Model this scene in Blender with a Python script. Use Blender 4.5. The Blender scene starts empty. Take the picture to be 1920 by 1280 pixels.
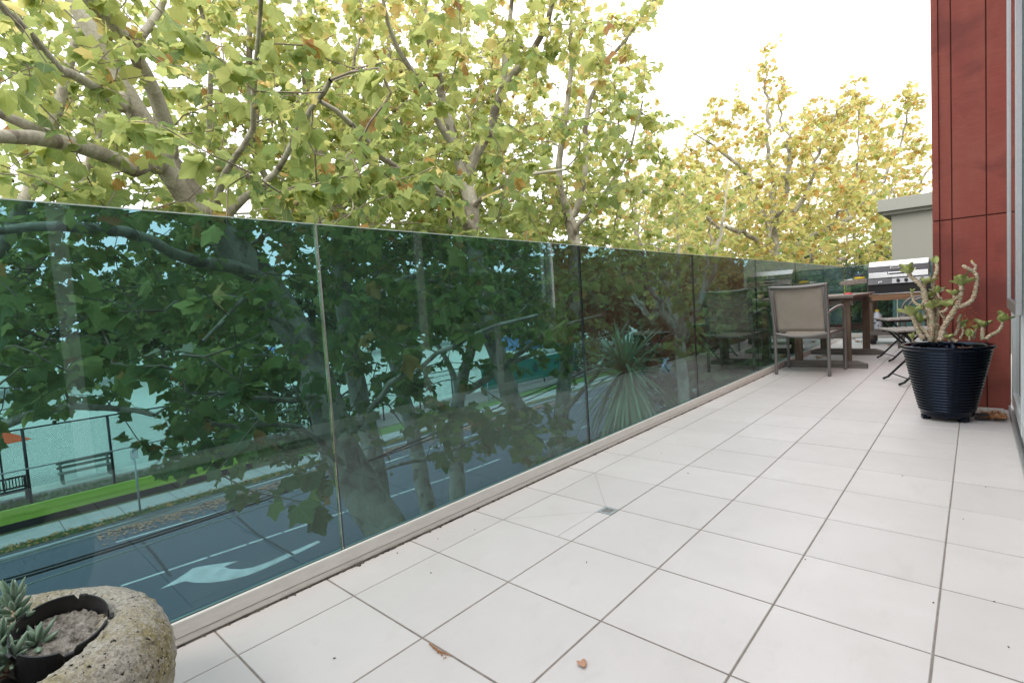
import bpy, math, random
import numpy as np
from mathutils import Vector, Matrix
R = math.radians
SC = bpy.context.scene
COL = SC.collection

# ------------------------------------------------------------ camera
CAM = np.array([1.47978, -0.45315, 0.88312])
YAW, PITCH, ROLL, FPX = R(42.22326), R(3.76064), R(-3.68785), 964.303
cyw, syw, cp_, sp_ = math.cos(YAW), math.sin(YAW), math.cos(PITCH), math.sin(PITCH)
FW = np.array([-syw*cp_, cyw*cp_, -sp_])
RT = np.array([cyw, syw, 0.0])
UP = np.cross(RT, FW)
RT, UP = math.cos(ROLL)*RT + math.sin(ROLL)*UP, -math.sin(ROLL)*RT + math.cos(ROLL)*UP
cd = bpy.data.cameras.new('camera'); cam = bpy.data.objects.new('camera', cd); COL.objects.link(cam)
m = Matrix.Identity(4)
for i in range(3):
    m[i][0], m[i][1], m[i][2], m[i][3] = RT[i], UP[i], -FW[i], CAM[i]
cam.matrix_world = m
cd.sensor_width = 36; cd.lens = 36*FPX/1920; cd.clip_start = 0.02; cd.clip_end = 3000
SC.camera = cam

def ray(px, py):
    d = FW + (px-960)/FPX*RT - (py-640)/FPX*UP
    return d/np.linalg.norm(d)
def at(px, py, d): return CAM + ray(px, py)*d            # a point in the world on a sight line, d metres away
GZ = -5.0
def gnd(px, py, z=GZ):
    d = ray(px, py); t = (z-CAM[2])/d[2]; return CAM + d*t

# ------------------------------------------------------------ sky, sun, exposure
w = bpy.data.worlds.new('World'); SC.world = w; w.use_nodes = True
nt = w.node_tree; bg = nt.nodes['Background']
sky = nt.nodes.new('ShaderNodeTexSky'); sky.sky_type = 'NISHITA'; sky.sun_disc = False
SUN_EL, SUN_AZ = R(48), R(150)
sky.sun_elevation = SUN_EL; sky.sun_rotation = SUN_AZ; sky.air_density = 1.0; sky.dust_density = 2.0
mx = nt.nodes.new('ShaderNodeMix'); mx.data_type = 'RGBA'; mx.inputs['Factor'].default_value = 0.86
nt.links.new(sky.outputs[0], mx.inputs['A']); mx.inputs['B'].default_value = (10.9, 10.9, 11.1, 1)   # overcast cloud
nt.links.new(mx.outputs['Result'], bg.inputs['Color']); bg.inputs['Strength'].default_value = 0.13
sl = bpy.data.lights.new('sun', 'SUN'); sl.energy = 1.2; sl.angle = R(20); sl.color = (1, .95, .87)
so = bpy.data.objects.new('sun', sl); COL.objects.link(so)
sd = Vector((math.sin(SUN_AZ)*math.cos(SUN_EL), math.cos(SUN_AZ)*math.cos(SUN_EL), math.sin(SUN_EL)))
so.rotation_euler = sd.to_track_quat('Z', 'Y').to_euler(); so.location = (0, 0, 30)
SC.view_settings.view_transform = 'Standard'; SC.view_settings.look = 'None'
SC.view_settings.exposure = 1.0; SC.view_settings.gamma = 1
cy = SC.cycles
cy.max_bounces = 8; cy.diffuse_bounces = 3; cy.glossy_bounces = 4; cy.transmission_bounces = 6; cy.transparent_max_bounces = 24

# ------------------------------------------------------------ materials
class N:
    def __init__(s, name):
        s.m = bpy.data.materials.new(name); s.m.use_nodes = True; s.t = s.m.node_tree
        s.t.nodes.clear(); s.out = s.t.nodes.new('ShaderNodeOutputMaterial')
    def n(s, typ, inp=None, **kw):
        nd = s.t.nodes.new('ShaderNode'+typ)
        for k, v in kw.items(): setattr(nd, k, v)
        for k, v in (inp or {}).items(): s.put(nd.inputs[k], v)
        return nd
    def put(s, sock, v):
        if isinstance(v, bpy.types.NodeSocket): s.t.links.new(v, sock)
        else:
            if sock.type == 'RGBA' and len(v) == 3: v = (*v, 1)
            sock.default_value = v
    def ramp(s, f, stops, interp='LINEAR'):
        nd = s.t.nodes.new('ShaderNodeValToRGB'); cr = nd.color_ramp; cr.interpolation = interp
        while len(cr.elements) > 1: cr.elements.remove(cr.elements[-1])
        cr.elements[0].position = stops[0][0]; cr.elements[0].color = (*stops[0][1], 1)
        for p, c in stops[1:]:
            e = cr.elements.new(p); e.color = (*c, 1)
        s.put(nd.inputs[0], f); return nd.outputs[0]
    def mixc(s, f, a, b, mode='MIX'):
        nd = s.n('Mix', data_type='RGBA', blend_type=mode); s.put(nd.inputs[0], f); s.put(nd.inputs[6], a); s.put(nd.inputs[7], b); return nd.outputs[2]
    def math(s, op, a, b=0.0, c=0.0):
        nd = s.n('Math', operation=op); s.put(nd.inputs[0], a); s.put(nd.inputs[1], b); s.put(nd.inputs[2], c); return nd.outputs[0]
    def noise(s, scale, detail=4, rough=.55, coord='Object', stretch=None, dist=0.0):
        tc = s.n('TexCoord').outputs[coord]
        if stretch: tc = s.n('Mapping', {'Vector': tc, 'Scale': stretch}).outputs[0]
        return s.n('TexNoise', {'Vector': tc, 'Scale': scale, 'Detail': detail, 'Roughness': rough, 'Distortion': dist}).outputs[0]
    def bump(s, h, strength=.3, dist=.01):
        return s.n('Bump', {'Height': h, 'Strength': strength, 'Distance': dist}).outputs[0]
    def pbr(s, col, rough=.6, metal=0.0, normal=None, spec=.5, extra=None):
        b = s.n('BsdfPrincipled', {'Base Color': col, 'Roughness': rough, 'Metallic': metal, 'Specular IOR Level': spec})
        if normal is not None: s.put(b.inputs['Normal'], normal)
        for k, v in (extra or {}).items(): s.put(b.inputs[k], v)
        s.t.links.new(b.outputs[0], s.out.inputs[0]); return s.m

def simple(name, c, rough=.6, metal=0.0, var=.12, scale=30, bump=.0, spec=.5, stretch=None, extra=None):
    q = N(name); nz = q.noise(scale, 5, stretch=stretch)
    col = q.ramp(nz, [(.25, tuple(x*(1-var) for x in c)), (.75, tuple(min(1, x*(1+var)) for x in c))])
    return q.pbr(col, rough, metal, q.bump(nz, bump) if bump else None, spec, extra)

M = {}
q = N('floor_tile')
a = q.n('Attribute', attribute_name='tv').outputs['Fac']
sp = q.n('TexNoise', {'Vector': q.n('TexCoord').outputs['Object'], 'Scale': 900, 'Detail': 2}).outputs[0]
n1 = q.noise(2.3, 6, .6); n2 = q.noise(9, 5, .65, stretch=(1, .5, 1), dist=.3)
c = q.ramp(a, [(0, (.608, .570, .552)), (1, (.662, .622, .602))])
c = q.mixc(q.ramp(sp, [(.30, (.28,)*3), (.45, (0,)*3)]), c, (.40, .39, .37))
c = q.mixc(q.ramp(n2, [(.56, (0,)*3), (.74, (.30,)*3)]), c, (.47, .445, .41))
c = q.mixc(q.ramp(n1, [(.35, (0,)*3), (.8, (.55,)*3)]), c, (.50, .465, .435))
M['tile'] = q.pbr(c, q.ramp(n1, [(.3, (.42,)*3), (.8, (.62,)*3)]), 0, q.bump(sp, .05, .002))
M['grout'] = simple('grout', (.235, .20, .175), .95, var=.3, scale=25)
M['alu_kerb'] = simple('painted_kerb', (.72, .69, .645), .45, var=.10, scale=12, stretch=(6, 1, 6))
q = N('grime'); nz = q.noise(14, 6, .7)
M['grime'] = q.pbr(q.ramp(nz, [(.35, (.03, .026, .02)), (.7, (.16, .14, .11))]), .95, 0, q.bump(nz, .6))
M['conduit'] = simple('galv_steel', (.42, .44, .45), .45, .35, .1, 60)

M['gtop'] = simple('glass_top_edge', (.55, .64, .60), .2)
def glass_mat(name, tint, dirt=.025):
    q = N(name)
    bf = q.n('NewGeometry').outputs['Backfacing']
    ior = q.ramp(bf, [(0, (1.52,)*3), (1, (1/1.52,)*3)])
    fr = q.n('Fresnel', {'IOR': ior}).outputs[0]
    tr = q.n('BsdfTransparent', {'Color': tint}); gl = q.n('BsdfGlossy', {'Color': (1, 1, 1), 'Roughness': 0.0})
    df = q.n('BsdfDiffuse', {'Color': (.62, .68, .66)})
    nz = q.math('ADD', q.math('MULTIPLY', q.noise(3, 6, .65, stretch=(1, 1, .5)), .7), q.math('MULTIPLY', q.noise(28, 4, .6, stretch=(1, 1, .06)), .3))
    mm = q.n('MixShader', {0: q.ramp(nz, [(.3, (dirt*.3,)*3), (.8, (dirt*1.8,)*3)]), 1: tr.outputs[0], 2: df.outputs[0]})
    m2 = q.n('MixShader', {0: fr, 1: mm.outputs[0], 2: gl.outputs[0]})
    q.t.links.new(m2.outputs[0], q.out.inputs[0]); return q.m
M['tint'] = glass_mat('tinted_glass', (.385, .54, .565), .016)
M['clear'] = glass_mat('window_glass', (.55, .62, .62), .01)
q = N('glass_edge_reflection'); nz = q.noise(22, 4, stretch=(1, 1, .6))
M['gedge_refl'] = q.pbr(q.ramp(nz, [(.33, (.03, .05, .03)), (.45, (.30, .32, .07)), (.6, (.55, .55, .30)), (.75, (.7, .75, .68))]), .15, 0)  # leaves reflected in the joint, painted as yellow-green edge colour
q = N('glass_edge'); nz = q.noise(8, 4, stretch=(1, 1, .4))
M['gedge'] = q.pbr(q.ramp(nz, [(.35, (.004, .008, .007)), (.62, (.015, .03, .025)), (.8, (.16, .20, .18))]), .25, 0)

q = N('red_ply')
n1 = q.noise(2.6, 6, .65, stretch=(2, 1, .6)); n2 = q.noise(22, 5, .7, stretch=(.5, .5, 9)); n3 = q.noise(3.5, 4, .5, dist=.6)
c = q.ramp(n2, [(.25, (.21, .043, .031)), (.75, (.34, .076, .053))])
c = q.mixc(q.ramp(n1, [(.4, (0,)*3), (.8, (.5,)*3)]), c, (.36, .135, .095))
c = q.mixc(q.ramp(n3, [(.48, (0,)*3), (.64, (.75,)*3)]), c, (.165, .036, .03))
M['red'] = q.pbr(c, .62, 0, q.bump(n2, .12, .004), .35)
M['groove'] = simple('groove_board', (.13, .035, .025), .9)
M['alu'] = simple('brushed_aluminium', (.40, .41, .41), .34, .75, .06, 80)
M['alu_dk'] = simple('grey_anodised', (.30, .30, .305), .32, .7, .06, 80)
M['alu_white'] = simple('powder_coated_frame', (.62, .65, .65), .35, 0, .04, 20)
M['blind'] = simple('roller_blind', (.60, .66, .66), .8, 0, .03, 20)
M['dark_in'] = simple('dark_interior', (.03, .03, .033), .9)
M['render'] = simple('grey_render', (.235, .235, .205), .9, 0, .07, 60, .15)
M['render_cap'] = simple('grey_cap', (.27, .275, .245), .8, 0, .04, 12)
M['brick_wall'] = simple('pale_render', (.45, .43, .39), .9, 0, .08, 9, .1)
q = N('facade_cladding'); nz = q.noise(4, 5)
M['facade'] = q.pbr(q.ramp(nz, [(.3, (.19, .195, .19)), (.7, (.25, .255, .25))]), .7)

q = N('black_glaze'); nz = q.noise(40, 4)
M['glaze'] = q.pbr(q.ramp(nz, [(.3, (.001, .0012, .002)), (.7, (.002, .003, .009))]), q.ramp(q.noise(25, 5), [(.3, (.02,)*3), (.75, (.07,)*3)]), 0, q.bump(q.noise(18, 3), .10, .01), .36, {'Specular Tint': (.55, .72, 1, 1)})
q = N('soil'); nz = q.noise(90, 6, .75)
M['soil'] = q.pbr(q.ramp(nz, [(.3, (.012, .009, .007)), (.75, (.09, .07, .05))]), .95, 0, q.bump(nz, 1, .02))
q = N('grey_crusted_soil'); nz = q.noise(70, 8, .75)
M['soil_grey'] = q.pbr(q.ramp(nz, [(.36, (.05, .045, .038)), (.5, (.22, .20, .17)), (.68, (.48, .45, .40))]), .95, 0, q.bump(nz, .7, .008))
M['plastic'] = simple('black_plastic', (.018, .018, .02), .38, 0, .2, 40)
q = N('aged_concrete')
v = q.n('TexVoronoi', {'Vector': q.n('TexCoord').outputs['Object'], 'Scale': 75}).outputs['Distance']
vs = q.n('TexVoronoi', {'Vector': q.n('TexCoord').outputs['Object'], 'Scale': 240}).outputs['Color']
n1 = q.noise(10, 6, .65); n2 = q.noise(160, 4, .7); n3 = q.noise(30, 5, .6); n4 = q.noise(95, 2, .5)
c = q.ramp(n2, [(.25, (.12, .105, .085)), (.45, (.33, .305, .25)), (.7, (.55, .52, .45))])
c = q.mixc(q.ramp(n1, [(.46, (0,)*3), (.6, (.75,)*3)]), c, q.ramp(n2, [(.3, (.10, .085, .02)), (.7, (.33, .27, .085))]))
c = q.mixc(q.ramp(q.n('SeparateColor', {0: vs}).outputs[0], [(.80, (0,)*3), (.86, (.7,)*3)]), c, (.46, .42, .37))
pit = q.ramp(n4, [(.31, (1,)*3), (.345, (0,)*3)])
c = q.mixc(pit, c, (.012, .010, .008))
h = q.math('SUBTRACT', q.math('ADD', n2, q.math('MULTIPLY', n3, .6)), q.math('MULTIPLY', pit, 1.2))
M['concrete'] = q.pbr(c, .93, 0, q.bump(h, .9, .006), .3)

q = N('succulent_leaf'); nz = q.noise(40, 4)
M['succ'] = q.pbr(q.ramp(nz, [(.3, (.13, .22, .15)), (.75, (.32, .42, .32))]), .55, 0, None, .3, {'Subsurface Weight': .15, 'Subsurface Radius': (.01, .012, .006)})
q = N('crassula_leaf'); nz = q.noise(25, 3)
M['crass'] = q.pbr(q.ramp(nz, [(.3, (.24, .30, .10)), (.6, (.42, .45, .16)), (.8, (.60, .50, .16))]), .38, 0, None, .4, {'Subsurface Weight': .2, 'Subsurface Radius': (.01, .012, .004)})
q = N('crassula_stem'); nz = q.noise(28, 4, .6)
sx = q.n('SeparateXYZ', {0: q.n('TexCoord').outputs['Object']}).outputs[2]
wv = q.n('TexWave', {'Vector': q.n('TexCoord').outputs['Object'], 'Scale': 22, 'Distortion': 9, 'Detail': 4, 'Detail Scale': 3}, bands_direction='Z').outputs['Fac']
c = q.ramp(wv, [(.15, (.33, .15, .10)), (.4, (.60, .47, .33)), (.8, (.66, .58, .43))])
M['crstem'] = q.pbr(q.mixc(q.ramp(nz, [(.45, (0,)*3), (.65, (.6,)*3)]), c, (.34, .36, .18)), .75, 0, q.bump(wv, .5, .006))
M['brown_leaf'] = simple('dry_leaf', (.36, .17, .075), .8, 0, .35, 25)
M['orange_leaf'] = simple('orange_dry_leaf', (.52, .24, .07), .75, 0, .25, 25)
M['pink_leaf'] = simple('tan_dry_leaf', (.50, .27, .17), .8, 0, .15, 25)

M['chair_metal'] = simple('taupe_powder_coat', (.20, .19, .18), .38, .35, .06, 40)
q = N('chair_mesh_fabric')
tc = q.n('TexCoord').outputs['Object']
wa = q.n('TexWave', {'Vector': tc, 'Scale': 160}, bands_direction='X').outputs['Fac']; wb = q.n('TexWave', {'Vector': tc, 'Scale': 160}, bands_direction='Z').outputs['Fac']
nz = q.noise(8, 4)
c = q.mixc(q.math('MULTIPLY', wa, wb), (.24, .205, .165), (.43, .385, .32))
M['mesh'] = q.pbr(q.mixc(q.ramp(nz, [(.4, (0,)*3), (.8, (.3,)*3)]), c, (.45, .40, .35)), .75, 0, q.bump(wa, .2, .002))
def wood(name, a, b, g=(1, 14, 14), sc=3):
    q = N(name); nz = q.noise(sc, 7, .65, stretch=g, dist=.4); n2 = q.noise(2.2, 4)
    c = q.ramp(nz, [(.3, a), (.7, b)]); c = q.mixc(q.ramp(n2, [(.4, (0,)*3), (.8, (.5,)*3)]), c, tuple(x*.6 for x in b))
    return q.pbr(c, .78, 0, q.bump(nz, .35, .004), .25)
M['wood'] = wood('weathered_timber', (.10, .09, .08), (.27, .25, .225))
M['wood_y'] = wood('weathered_timber_cross', (.10, .09, .08), (.27, .25, .225), (14, 1, 14))
M['wood_z'] = wood('weathered_timber_upright', (.085, .062, .045), (.21, .165, .12), (14, 14, 1))
M['wood_top'] = wood('timber_top', (.16, .135, .115), (.36, .31, .27), (14, 1, 14))
M['trolley'] = wood('trolley_timber', (.20, .11, .06), (.40, .25, .15))
M['grey_slat'] = wood('grey_slat', (.22, .20, .18), (.42, .39, .36))
M['blackmetal'] = simple('black_metal', (.012, .012, .013), .42, .3, .2, 40)
M['steel'] = simple('brushed_steel', (.66, .66, .66), .26, .95, .05, 90, stretch=(1, 20, 20))
M['enamel'] = simple('grey_enamel', (.085, .085, .09), .35, .3, .1, 30)
M['enamel_dk'] = simple('black_enamel', (.014, .014, .015), .4, .2, .2, 30)
M['white_pl'] = simple('white_plastic', (.78, .78, .76), .35, 0, .03, 20)
M['hdpe'] = simple('milky_plastic', (.62, .68, .74), .4, 0, .04, 20)
M['yellow'] = simple('yellow_plastic', (.75, .55, .04), .45)
M['redp'] = simple('red_plastic', (.62, .05, .05), .45)
M['navy'] = simple('navy_plastic', (.02, .025, .07), .5)
M['terra'] = simple('tan_ceramic', (.45, .33, .26), .6)
M['inkp'] = simple('print_ink', (.10, .10, .12), .6)

# bark of plane trees
q = N('plane_bark')
v = q.n('TexVoronoi', {'Vector': q.n('Mapping', {'Vector': q.n('TexCoord').outputs['Object'], 'Scale': (1, 1, .55)}).outputs[0], 'Scale': 7.0, 'Randomness': 1.0}).outputs['Color']
vv = q.n('SeparateColor', {0: v}).outputs[0]
n1 = q.noise(5, 5, .6, dist=.8); n2 = q.noise(45, 5, .6)
c = q.ramp(q.math('ADD', q.math('MULTIPLY', vv, .35), q.math('MULTIPLY', n1, .65)), [(.30, (.17, .145, .115)), (.40, (.30, .275, .22)), (.5, (.40, .375, .305)), (.62, (.45, .425, .345)), (.72, (.56, .535, .44))])
c = q.mixc(q.ramp(n2, [(.35, (.35,)*3), (.6, (0,)*3)]), c, (.13, .11, .085))
M['bark'] = q.pbr(c, .85, 0, q.bump(q.math('ADD', n2, vv), .25, .01), .2)
M['twig'] = simple('twig_bark', (.22, .18, .14), .85, 0, .3, 12)
def leafmat(name, stops, tl=.58):
    q = N(name)
    a = q.n('Attribute', attribute_name='lv').outputs['Fac']
    c = q.ramp(a, stops)
    nz = q.noise(24, 4, .6)
    c = q.mixc(q.ramp(nz, [(.56, (0,)*3), (.72, (.18,)*3)]), c, (.48, .32, .12))
    uv = q.n('UVMap').outputs[0]; s_ = q.n('SeparateXYZ', {0: uv}); x, y = s_.outputs[0], s_.outputs[1]
    ax = q.math('ABSOLUTE', x)
    vein = None
    for (dx, dy) in ((0, 1), (.62, .78), (.95, .05)):
        dd = q.math('ABSOLUTE', q.math('SUBTRACT', q.math('MULTIPLY', ax, dy), q.math('MULTIPLY', y, dx)))
        along = q.math('ADD', q.math('MULTIPLY', ax, dx), q.math('MULTIPLY', y, dy))
        ln = q.math('MULTIPLY', q.math('LESS_THAN', dd, .013), q.math('GREATER_THAN', along, 0))
        vein = ln if vein is None else q.math('MAXIMUM', vein, ln)
    c = q.mixc(q.math('MULTIPLY', vein, .55), c, (.42, .45, .16))
    bs = q.n('BsdfPrincipled', {'Base Color': c, 'Roughness': .5, 'Specular IOR Level': .25})
    tr = q.n('BsdfTranslucent', {'Color': q.mixc(.35, q.mixc(.5, c, (1, 1, 1), 'SOFT_LIGHT'), (.74, .71, .27), 'MIX')})
    mm = q.n('MixShader', {0: tl, 1: bs.outputs[0], 2: tr.outputs[0]})
    q.t.links.new(mm.outputs[0], q.out.inputs[0]); return q.m
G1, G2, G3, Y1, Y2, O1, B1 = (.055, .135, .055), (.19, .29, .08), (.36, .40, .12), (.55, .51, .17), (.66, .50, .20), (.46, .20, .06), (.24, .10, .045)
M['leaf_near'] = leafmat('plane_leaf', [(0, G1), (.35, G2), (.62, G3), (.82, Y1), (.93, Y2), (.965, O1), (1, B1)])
M['leaf_gold'] = leafmat('golden_plane_leaf', [(0, G2), (.25, G3), (.5, Y1), (.75, Y2), (.93, (.50, .27, .08)), (1, O1)])
M['leaf_dark'] = leafmat('evergreen_leaf', [(0, (.025, .05, .02)), (.6, (.06, .10, .035)), (1, (.12, .16, .05))], .2)
M['leaf_far'] = leafmat('far_leaf', [(0, (.06, .12, .035)), (.6, (.14, .20, .05)), (1, (.28, .28, .07))], .35)
M['sword'] = leafmat('sword_leaf', [(0, (.07, .17, .11)), (.7, (.30, .46, .30)), (1, (.5, .5, .36))], .25)
q = N('seed_ball'); nz = q.noise(300, 2)
M['ball'] = q.pbr(q.ramp(nz, [(.3, (.14, .12, .04)), (.7, (.30, .26, .09))]), .9, 0, q.bump(nz, .8, .003))

q = N('asphalt'); nz = q.noise(14, 3, .5); n2 = q.noise(.35, 5, .6, stretch=(1, .25, 1))
c = q.ramp(nz, [(.3, (.082, .094, .122)), (.7, (.098, .11, .14))]); c = q.mixc(q.ramp(n2, [(.4, (0,)*3), (.75, (.4,)*3)]), c, (.15, .16, .17))
M['asphalt'] = q.pbr(c, .85)
M['crack'] = simple('road_tar_seam', (.035, .037, .042), .8)
M['paint'] = simple('road_paint', (.58, .58, .57), .7, 0, .25, 3)
M['path'] = simple('footpath_concrete', (.42, .41, .39), .9, 0, .12, 3, .1)
M['kerbstone'] = simple('bluestone_kerb', (.07, .075, .08), .85, 0, .2, 10)
M['kerbtop'] = simple('kerb_concrete', (.40, .42, .43), .8, 0, .1, 8)
q = N('lawn_ground'); nz = q.noise(2.0, 8, .7); n2 = q.noise(30, 5, .7)
c = q.ramp(nz, [(.35, (.19, .15, .10)), (.5, (.11, .13, .05)), (.7, (.13, .19, .055))]); c = q.mixc(q.ramp(n2, [(.4, (.5,)*3), (.6, (0,)*3)]), c, (.07, .09, .035))
M['ground'] = q.pbr(c, .95)
M['verge'] = simple('rough_verge', (.075, .115, .04), .95, 0, .5, 9)
M['turf'] = simple('pale_sanded_turf', (.55, .62, .52), .9, 0, .05, 1.2)
M['grass'] = simple('grass_blade', (.10, .19, .04), .8, 0, .4, 3)
M['brightlawn'] = simple('mown_lawn', (.11, .20, .045), .95, 0, .2, 6)
M['dirt'] = simple('bare_dirt', (.26, .22, .19), .95, 0, .25, 2)
M['lime'] = simple('lime_green_board', (.36, .50, .07), .6, 0, .10, 3, stretch=(1, .3, 1))
M['blackboard'] = simple('black_plinth', (.012, .012, .013), .8)
M['banner'] = simple('green_mesh_banner', (.02, .17, .13), .8, 0, .12, 1.5)
M['banner_ink'] = simple('dark_green_ink', (.012, .06, .05), .8)
M['orange'] = simple('orange_canvas', (.85, .13, .03), .7)
M['bench_pale'] = simple('faded_bench_timber', (.20, .22, .18), .8)
M['bluep'] = simple('blue_sheet', (.10, .20, .36), .5)
M['carw'] = simple('white_car_paint', (.70, .74, .78), .25, .1, .03)
M['cars'] = simple('silver_blue_car_paint', (.30, .36, .45), .28, .5, .03)
M['carglass'] = simple('car_glass', (.02, .025, .03), .08)
M['tyre'] = simple('tyre_rubber', (.02, .02, .02), .8)
M['cable'] = simple('black_cable', (.015, .015, .017), .6)
M['cable_l'] = simple('bare_alloy_cable', (.55, .57, .58), .4, .6)
q = N('chain_link_wire')
tc = q.n('TexCoord').outputs['Object']; s_ = q.n('SeparateXYZ', {0: tc})
u = q.math('MULTIPLY', q.math('ADD', s_.outputs[1], s_.outputs[2]), 1/.075); v2 = q.math('MULTIPLY', q.math('SUBTRACT', s_.outputs[1], s_.outputs[2]), 1/.075)
def fr(x): return q.math('LESS_THAN', q.math('ABSOLUTE', q.math('SUBTRACT', q.math('FRACT', x), .5)), .055)
mk = q.math('MAXIMUM', fr(u), fr(v2))
pb = q.n('BsdfPrincipled', {'Base Color': (.03, .035, .035), 'Roughness': .5}); trn = q.n('BsdfTransparent')
mm = q.n('MixShader', {0: mk, 1: trn.outputs[0], 2: pb.outputs[0]}); q.t.links.new(mm.outputs[0], q.out.inputs[0]); M['chainlink'] = q.m

# ------------------------------------------------------------ mesh helpers
class MB:
    def __init__(s): s.v = []; s.f = []; s.mi = []; s.cur = 0
    def add(s, vs, fs):
        o = len(s.v); s.v += [tuple(map(float, v)) for v in vs]; s.f += [tuple(i+o for i in f) for f in fs]; s.mi += [s.cur]*len(fs); return s
    def box(s, c, d, rz=0.0, rx=0.0, ry=0.0):
        hx, hy, hz = d[0]/2, d[1]/2, d[2]/2
        mt = Matrix.Rotation(rz, 3, 'Z') @ Matrix.Rotation(ry, 3, 'Y') @ Matrix.Rotation(rx, 3, 'X')
        vs = [mt @ Vector((x*hx, y*hy, z*hz)) + Vector(c) for x in (-1, 1) for y in (-1, 1) for z in (-1, 1)]
        return s.add(vs, [(0, 1, 3, 2), (4, 6, 7, 5), (0, 4, 5, 1), (2, 3, 7, 6), (0, 2, 6, 4), (1, 5, 7, 3)])
    def b(s, x0, x1, y0, y1, z0, z1): return s.box(((x0+x1)/2, (y0+y1)/2, (z0+z1)/2), (x1-x0, y1-y0, z1-z0))
    def tube(s, pts, rad, n=8, cap=True):
        pts = [Vector(p) for p in pts]; k = len(pts)
        if not hasattr(rad, '__len__'): rad = [rad]*k
        vs = []; prev = None
        for i, p in enumerate(pts):
            t = (pts[min(i+1, k-1)]-pts[max(i-1, 0)])
            if t.length < 1e-9: t = Vector((0, 0, 1))
            t.normalize()
            if prev is None:
                a = Vector((0, 0, 1)) if abs(t.z) < .9 else Vector((1, 0, 0))
                u = t.cross(a).normalized()
            else:
                u = (prev - t*prev.dot(t)); u = u.normalized() if u.length > 1e-6 else t.orthogonal().normalized()
            prev = u; w_ = t.cross(u)
            for j in range(n):
                an = 2*math.pi*j/n; vs.append(p + (u*math.cos(an)+w_*math.sin(an))*rad[i])
        fs = [(i*n+j, i*n+(j+1) % n, (i+1)*n+(j+1) % n, (i+1)*n+j) for i in range(k-1) for j in range(n)]
        if cap: fs += [tuple(range(n-1, -1, -1)), tuple((k-1)*n+j for j in range(n))]
        return s.add(vs, fs)
    def lathe(s, prof, n=48, c=(0, 0, 0), sx=1, sy=1):
        vs = [(c[0]+r*math.cos(2*math.pi*j/n)*sx, c[1]+r*math.sin(2*math.pi*j/n)*sy, c[2]+z) for r, z in prof for j in range(n)]
        return s.add(vs, [(i*n+j, i*n+(j+1) % n, (i+1)*n+(j+1) % n, (i+1)*n+j) for i in range(len(prof)-1) for j in range(n)])
    def disc(s, r, z, n=32, c=(0, 0)): return s.add([(c[0]+r*math.cos(2*math.pi*j/n), c[1]+r*math.sin(2*math.pi*j/n), z) for j in range(n)], [tuple(range(n))])
    def prism(s, poly, d):                                # extrude a closed polygon of 3D points by vector d
        n = len(poly); a = [Vector(p) for p in poly]; b2 = [p+Vector(d) for p in a]
        return s.add(a+b2, [tuple(range(n)), tuple(range(2*n-1, n-1, -1))]+[(i, i+n, (i+1) % n+n, (i+1) % n) for i in range(n)])

def link(name, me, mats, parent=None, smooth=False, bevel=0, seg=2, solid=0, label=None, autosm=None):
    o = bpy.data.objects.new(name, me); COL.objects.link(o)
    for mt in (mats if isinstance(mats, (list, tuple)) else [mats]): me.materials.append(mt)
    if smooth: me.polygons.foreach_set('use_smooth', [True]*len(me.polygons))
    if parent: o.parent = parent
    if solid:
        md = o.modifiers.new('solid', 'SOLIDIFY'); md.thickness = solid; md.offset = 0
    if bevel:
        md = o.modifiers.new('bevel', 'BEVEL'); md.width = bevel; md.segments = seg; md.limit_method = 'ANGLE'; md.angle_limit = R(40)
    if label: o['label'] = label
    return o
def obj(name, mb, mats, parent=None, **kw):
    me = bpy.data.meshes.new(name); me.from_pydata(mb.v, [], mb.f)
    o = link(name, me, mats, parent, **kw)
    if any(mb.mi): me.polygons.foreach_set('material_index', mb.mi)
    me.update(); return o
def tag(o, label, cat, group=None):
    o['label'] = label; o['category'] = cat
    if group: o['group'] = group
    return o
def thing(name, label, cat, loc=(0, 0, 0), rz=0, group=None):
    o = bpy.data.objects.new(name, None); COL.objects.link(o); o.location = loc; o.rotation_euler = (0, 0, rz); o.empty_display_size = .1
    return tag(o, label, cat, group)
def struct(o, kind='structure'): o['kind'] = kind; return o
def dup(o, parent=None):
    c = o.copy(); COL.objects.link(c); c.parent = parent
    for ch in list(o.children): dup(ch, c)
    return c
rng = np.random.default_rng(7); random.seed(7)

# ============================================================ THE SETTING: balcony
T = .35; KX = -.177; DX = 1.615; WALLY = 4.2; ENDY = 9.95
def in_floor(cx, cy_):
    return not (cy_ > WALLY and cx > 1.255)
vs = []; fs = []; tv = []
gap = .0021
xs = [KX-.02]+[i*T for i in range(0, 5)]+[1.66]
ys = [j*T for j in range(-8, 29)]
dr = (0.284, 1.332, .350, 1.398)      # drain square
def tilebox(x0, x1, y0, y1, z, tval):
    o = len(vs); c_ = .0016
    pts = [(x0, y0, z-.01), (x1, y0, z-.01), (x1, y1, z-.01), (x0, y1, z-.01), (x0, y0, z-c_), (x1, y0, z-c_), (x1, y1, z-c_), (x0, y1, z-c_),
           (x0+c_, y0+c_, z), (x1-c_, y0+c_, z), (x1-c_, y1-c_, z), (x0+c_, y1-c_, z)]
    vs.extend(pts)
    for a_ in (0, 4):
        fs.extend([(o+a_+i, o+a_+(i+1) % 4, o+a_+4+(i+1) % 4, o+a_+4+i) for i in range(4)])
    fs.append((o+8, o+9, o+10, o+11)); tv.extend([tval]*9)
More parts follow.
